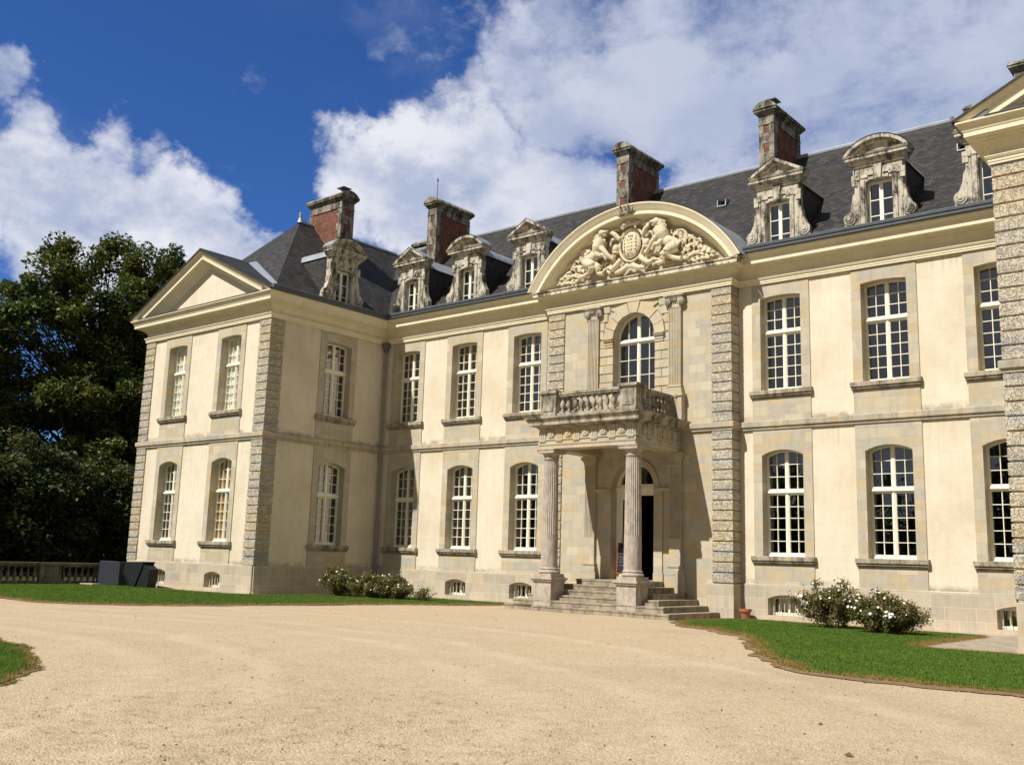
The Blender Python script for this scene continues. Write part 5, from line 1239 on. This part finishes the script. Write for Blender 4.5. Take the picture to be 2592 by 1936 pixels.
# ---- chalkboard in the doorway
sg = empty('chalkboard_sign', (12.93, -.62, 1.26), 0); tag(sg, 'red-framed chalkboard leaning by the entrance door behind the column', 'sign')
lean = Matrix.Rotation(R(-8), 4, 'X') @ Matrix.Rotation(R(0), 4, 'Z')
xf = lambda p: tuple(lean @ Vector(p))
b = MB(xf); W2, H2 = .62, 1.08
b.box(0, W2, -.02, .02, 0, .05); b.box(0, W2, -.02, .02, H2-.05, H2); b.box(0, .05, -.019, .019, .05, H2-.05); b.box(W2-.05, W2, -.019, .019, .05, H2-.05); b.box(.03, .09, .02, .25, -.18, -.15) if False else None
b.build('sign_frame', 'redwood', sg)
b = MB(xf); b.box(.05, W2-.05, -.004, .010, .05, H2-.05); b.build('board', 'board', sg)
b = MB(xf); rr_ = random.Random(3)
for i, z in enumerate((.86, .78, .70, .58, .50, .42, .30)):
    x = .10
    while x < W2-.12:
        l = rr_.uniform(.02, .06); zz_ = z+rr_.uniform(-.008, .008); b.add([(x, -.006, zz_), (x+l, -.006, zz_+rr_.uniform(-.01, .01)), (x+l, -.006, zz_+.012), (x, -.006, zz_+.012)], [(0, 1, 2, 3)]); x += l+rr_.uniform(.01, .035)
b.build('chalk_lines', 'chalk', sg, recalc=False)
# ================================================================ rose bushes
def rose(x, y, rx, ry, h, n_leaf, n_flower, seed, label, stems=26, z0=.03):
    e = empty('rose_bush', (x, y, 0)); tag(e, label, 'rose bush', 'white rose bushes along the house')
    rg_ = random.Random(seed); sb = MB(); tips = []
    for i in range(stems):
        a = rg_.uniform(0, 6.28); r_ = math.sqrt(rg_.random()); ex, ey = rx*r_*math.cos(a), ry*r_*math.sin(a); hh = h*(1-.55*r_**2.2)*rg_.uniform(.72, 1.08)
        bx_, by_ = ex*.30, ey*.30; P_ = [(bx_, by_, 0)]
        for k in range(1, 5):
            t_ = k/4; P_.append((bx_+(ex-bx_)*t_**1.4+rg_.gauss(0, .03), by_+(ey-by_)*t_**1.4+rg_.gauss(0, .03), hh*(t_**.8)))
        sb.tube(P_, [.012, .010, .008, .005, .003], 5); tips.append((P_, hh))
        for k in range(3):
            q_ = rg_.uniform(.3, .95); i0 = int(q_*4); p = Vector(P_[i0]).lerp(Vector(P_[min(4, i0+1)]), q_*4-i0); d = Vector((rg_.gauss(0, .16), rg_.gauss(0, .16), rg_.uniform(.05, .25))); sb.tube([p, p+d*.6, p+d], [.006, .004, .002], 4); tips.append(([tuple(p), tuple(p+d*.5), tuple(p+d)], 0))
    sb.build('stems', 'stem', e)
    g_ = np.random.default_rng(seed); V = []
    for k in range(int(n_leaf*2.2)):
        P_, _ = tips[g_.integers(len(tips))]; u_ = g_.uniform(.12, 1.0)**.8*(len(P_)-1); i0 = min(len(P_)-2, int(u_)); p = np.array(P_[i0])*(1-(u_-i0))+np.array(P_[i0+1])*(u_-i0)+g_.normal(0, .065, 3)
        p[2] = max(.04, p[2]); s_ = g_.uniform(.018, .036); a = g_.normal(0, 1, 3); a /= np.linalg.norm(a); b_ = np.cross(a, g_.normal(0, 1, 3)); b_ /= np.linalg.norm(b_)
        V += [p-a*s_*1.3, p+b_*s_*.7, p+a*s_*1.3, p-b_*s_*.7]
    np_mesh('foliage', np.array(V), 4, 'rose', e)
    f = MB()
    for k in range(6):
        a = k*math.pi/3; f.tube([(0, 0, 0), (.018*math.cos(a), .018*math.sin(a), .010), (.034*math.cos(a), .034*math.sin(a), .004)], [.010, .018, .008], 5)
    f.ell((0, 0, .012), (.016, .016, .014), 8, 6); fo = None
    for k in range(n_flower):
        P_, _ = tips[rg_.randrange(len(tips))] if rg_.random() < .8 else tips[0]
        p = Vector(P_[-1 if rg_.random() < .75 else -2]) + Vector((rg_.gauss(0, .06), rg_.gauss(-.08, .06), rg_.uniform(-.02, .07)))
        if fo is None: fo = f.build('rose_flower', 'petal', e); o = fo
        else: o = fo.copy(); COL.objects.link(o); o.parent = e
        o.location = p; o.rotation_euler = (rg_.uniform(.2, 1.3), rg_.uniform(-.4, .4), rg_.uniform(-.5, 1.)); s_ = rg_.uniform(.75, 1.25); o.scale = (s_, s_, s_)
rose(2.15, -3.8, 1.05, .7, 1.12, 6500, 34, 1, 'tallest and leftmost of the white rose bushes, in the shade of the wing')
rose(3.35, -3.65, 1.1, .7, 1.0, 7000, 38, 2, 'bushy white rose in the middle of the left-hand clump')
rose(4.65, -3.35, 1.0, .65, .84, 6000, 30, 3, 'white rose bush in front of the half-hidden cellar window at left')
rose(5.95, -3.1, .38, .3, .36, 500, 0, 4, 'low thin sprig of rose at the right end of the left-hand clump', 9)
rose(21.45, -2.6, 1.05, .65, 1.42, 5600, 60, 5, 'open leggy white rose bush right of the cellar window', 30)
rose(23.2, -3.2, 1.1, .7, 1.02, 8000, 70, 6, 'rounded dense white rose bush nearest the paved corner', 34)
b = MB(); sheet('flower_bed', poly_smooth([(20.3, -3.3), (22.6, -4.15), (24.4, -4.0), (24.5, -2.6), (21, -1.9)]), .04, 'soil'); sheet('flower_bed', poly_smooth([(.8, -4.2), (3, -4.6), (5.6, -4.0), (5.6, -2.6), (1.2, -3.0)]), .04, 'soil')
# ================================================================ trees
def tree(x, y, h, clumps, nleaf, lsize, label, mt='beech', seed=1, trunk_r=.5, name='tree', cat='tree', group='park trees beyond the balustrade', spread=.9, base=0.):
    """clumps: list of (dx,dy,z,rx,rz) lobes that make the crown"""
    e = empty(name, (x, y, base)); tag(e, label, cat, group); rg_ = random.Random(seed); g_ = np.random.default_rng(seed)
    tb_ = MB(); top = h*.78; tr = [(0, 0, 0), (rg_.gauss(0, .2), rg_.gauss(0, .2), h*.2), (rg_.gauss(0, .4), rg_.gauss(0, .4), h*.45), (rg_.gauss(0, .6), rg_.gauss(0, .6), top)]
    tb_.tube(tr, [trunk_r*1.25, trunk_r, trunk_r*.65, trunk_r*.15], 10)
    cents = []; vol = [c[3]**2*c[4] for c in clumps]; tot = sum(vol)
    for c, v_ in zip(clumps, vol):
        n = max(8, int(len(clumps)*44*v_/tot))
        for k in range(n):
            d = g_.normal(0, 1, 3); d /= np.linalg.norm(d); r_ = g_.uniform(.45, 1.0)**.6
            cents.append((c[0]+d[0]*c[3]*r_, c[1]+d[1]*c[3]*r_, c[2]+d[2]*c[4]*r_, g_.uniform(.6, 1.45)))
    for k, c in enumerate(cents):
        if k % 2: continue
        zt_ = min(top*.97, max(h*.12, c[2]*rg_.uniform(.45, .8))); f_ = zt_/top; i0 = min(2, int(f_*3)); p0 = Vector(tr[i0]).lerp(Vector(tr[i0+1]), min(1, f_*3-i0)) if f_ < 1 else Vector(tr[3]); p0.z = zt_
        p2 = Vector(c[:3]); mid = p0.lerp(p2, .55)+Vector((rg_.gauss(0, .3), rg_.gauss(0, .3), rg_.gauss(.3, .3))); tb_.tube([p0, mid, p2], [max(.03, trunk_r*.22*(1-f_*.5)), .06, .02], 5, False)
    tb_.build('trunk', 'bark', e)
    per = max(8, nleaf//len(cents)); C_ = np.array(cents); idx = np.repeat(np.arange(len(C_)), per); n = len(idx)
    off = g_.normal(0, 1, (n, 3)); off /= np.linalg.norm(off, axis=1)[:, None]; off *= (g_.random(n)**.45)[:, None]
    P = C_[idx, :3]+off*C_[idx, 3:4]*np.array([spread*1.15, spread*1.15, spread*.85]); s_ = lsize*g_.uniform(.6, 1.3, n)
    nr = g_.normal(0, .65, (n, 3))+np.array([0, 0, .9]); nr /= np.linalg.norm(nr, axis=1)[:, None]; a = np.cross(nr, g_.normal(0, 1, (n, 3))); a /= np.linalg.norm(a, axis=1)[:, None]; b_ = np.cross(nr, a)
    k_ = P[:, 2] > .05; P, s_, a, b_ = P[k_], s_[k_], a[k_], b_[k_]
    V = np.stack([P-a*s_[:, None], P+b_*s_[:, None]*.6, P+a*s_[:, None], P-b_*s_[:, None]*.6], 1).reshape(-1, 3)
    np_mesh('crown', V, 4, mt, e); return e
def lobes(seed, h, rx, z0, z1, n, r0=1.6, r1=2.8):
    g_ = random.Random(seed); out = []
    for k in range(n):
        t_ = g_.random(); z = z0+(z1-z0)*t_; w_ = math.sin(math.pi*min(1, .18+.75*(1-t_)**.75+.05))**.5; a = g_.uniform(0, 6.28); r_ = rx*w_*g_.uniform(.25, 1.0); rr = g_.uniform(r0, r1)
        out.append((r_*math.cos(a), r_*math.sin(a), z, rr, rr*.62))
    return out
LB = lobes
tree(-35, 4.6, 23.5, [(-.0, -2.2, 21.8, 2.4, 1.6), (1, 2.5, 22.2, 3.2, 1.7), (0, 5.4, 21.0, 2.6, 1.8), (0, -5.6, 18.8, 1.8, 1.0), (.5, -4.2, 20.2, 1.6, 1.0), (0, 0, 18.6, 4.8, 2.4), (0, 4.0, 17., 4.2, 2.4), (0, -3.4, 16.4, 4.2, 2.0), (0, 2, 14, 5.5, 2.4), (1, -1, 11.5, 5.5, 2.2), (2, 3.5, 11, 5, 2.4), (2, 5, 7.5, 4.5, 2.4), (2.5, 0, 7.5, 4.5, 2.4), (3, 3, 3.6, 4.5, 2.2)], 150000, .16, 'big broad beech whose crown rises highest behind the wing', 'beech', 3, .55)
tree(-36, -6.8, 17.5, [(0, 5, 9.5, 3, 2), (0, 4, 6.5, 3, 2), (0, 7.5, 7.5, 2.8, 1.9), (0, 6.5, 4.5, 3, 2), (0, 2.4, 16., 2.8, 1.5), (0, 3.4, 13.5, 3, 2.), (1, 3.4, 10, 3, 2), (0, -6, 14, 4, 2.), (1, -8, 11, 4, 2.5), (0, -1, 16.4, 3, 1.3), (0, -4, 15, 3.6, 1.6), (1, 1.5, 13.2, 3.6, 1.5), (1, -3, 12, 4.2, 1.8), (2, -6, 10, 4, 1.8), (2, 1, 7.4, 3.2, 1.4), (2, -4, 5.6, 4.2, 1.8), (3, 0, 3, 3.6, 1.8)], 110000, .16, 'lower yellowing beech at the left edge of the picture', 'beech', 4, .45)
tree(-44, 15, 21, LB(5, 21, 6.5, 4, 18, 15), 34000, .24, 'dark tree mostly hidden behind the left wing', 'dk', 5, .5)
tree(-46, -6, 19, LB(6, 19, 6, 4, 14.5, 14), 34000, .24, 'dark tree standing behind the gap between the two beeches', 'dk', 6, .45)
tree(-33, -19, 20, LB(7, 20, 6.5, 3, 17, 15), 34000, .24, 'tree just outside the left edge that shades the beeches', 'beech', 7, .5)  # out of sight, added to keep sun off the trees in view
tree(-24, -24, 19, LB(8, 19, 6.5, 3, 16, 14), 20000, .22, 'unseen tree left of the view, added to shade the beeches', 'beech', 8, .5)  # second unseen tree, put in for its shade
for i, (x, y, h, r_, lb) in enumerate([(-25, 6.5, 8.5, 3.6, 'dark laurel shrub right beside the wing'), (-26, 1.2, 7.2, 3.6, 'dark shrub under the big beech'), (-25, -4.0, 8.0, 3.6, 'dark shrub behind the middle of the balustrade'), (-25, -9.2, 7.4, 3.4, 'dark shrub under the yellowing beech'), (-23, -14, 6, 3.2, 'dark shrub at the far left of the hedge'), (-28, 9.5, 8.0, 3.4, 'taller dark shrub behind the wing')]):
    tree(x, y, h, [(0, 0, h*.3, r_, h*.3), (0, 1, h*.62, r_*.8, h*.28), (0, -1.2, h*.55, r_*.8, h*.25), (0, 0, h*.82, r_*.55, h*.16)], 32000, .14, lb, 'dk', 40+i, .18, 'shrub', 'shrub', 'shrubs behind the balustrade', .8)
# wood on the far side of the forecourt, behind the viewer: it is what the lower windows reflect
def far_wood():
    g_ = np.random.default_rng(77); n = 30000; x = g_.uniform(-90, 150, n); top = 15+4*np.sin(x*.11)+3*np.sin(x*.27+1)+2*np.sin(x*.6); z = g_.random(n)**.8*top; y = -100+g_.normal(0, 4, n)
    P = np.stack([x, y, z], 1); s_ = g_.uniform(.5, 1.1, n); nr = g_.normal(0, 1, (n, 3)); nr /= np.linalg.norm(nr, axis=1)[:, None]; a = np.cross(nr, g_.normal(0, 1, (n, 3))); a /= np.linalg.norm(a, axis=1)[:, None]; b_ = np.cross(nr, a)
    V = np.stack([P-a*s_[:, None], P+b_*s_[:, None]*.7, P+a*s_[:, None], P-b_*s_[:, None]*.7], 1).reshape(-1, 3); o = np_mesh('far_wood', V, 4, 'dk'); tag(o, 'far-off wood across the park facing the chateau', 'wood', kind='stuff')
far_wood()
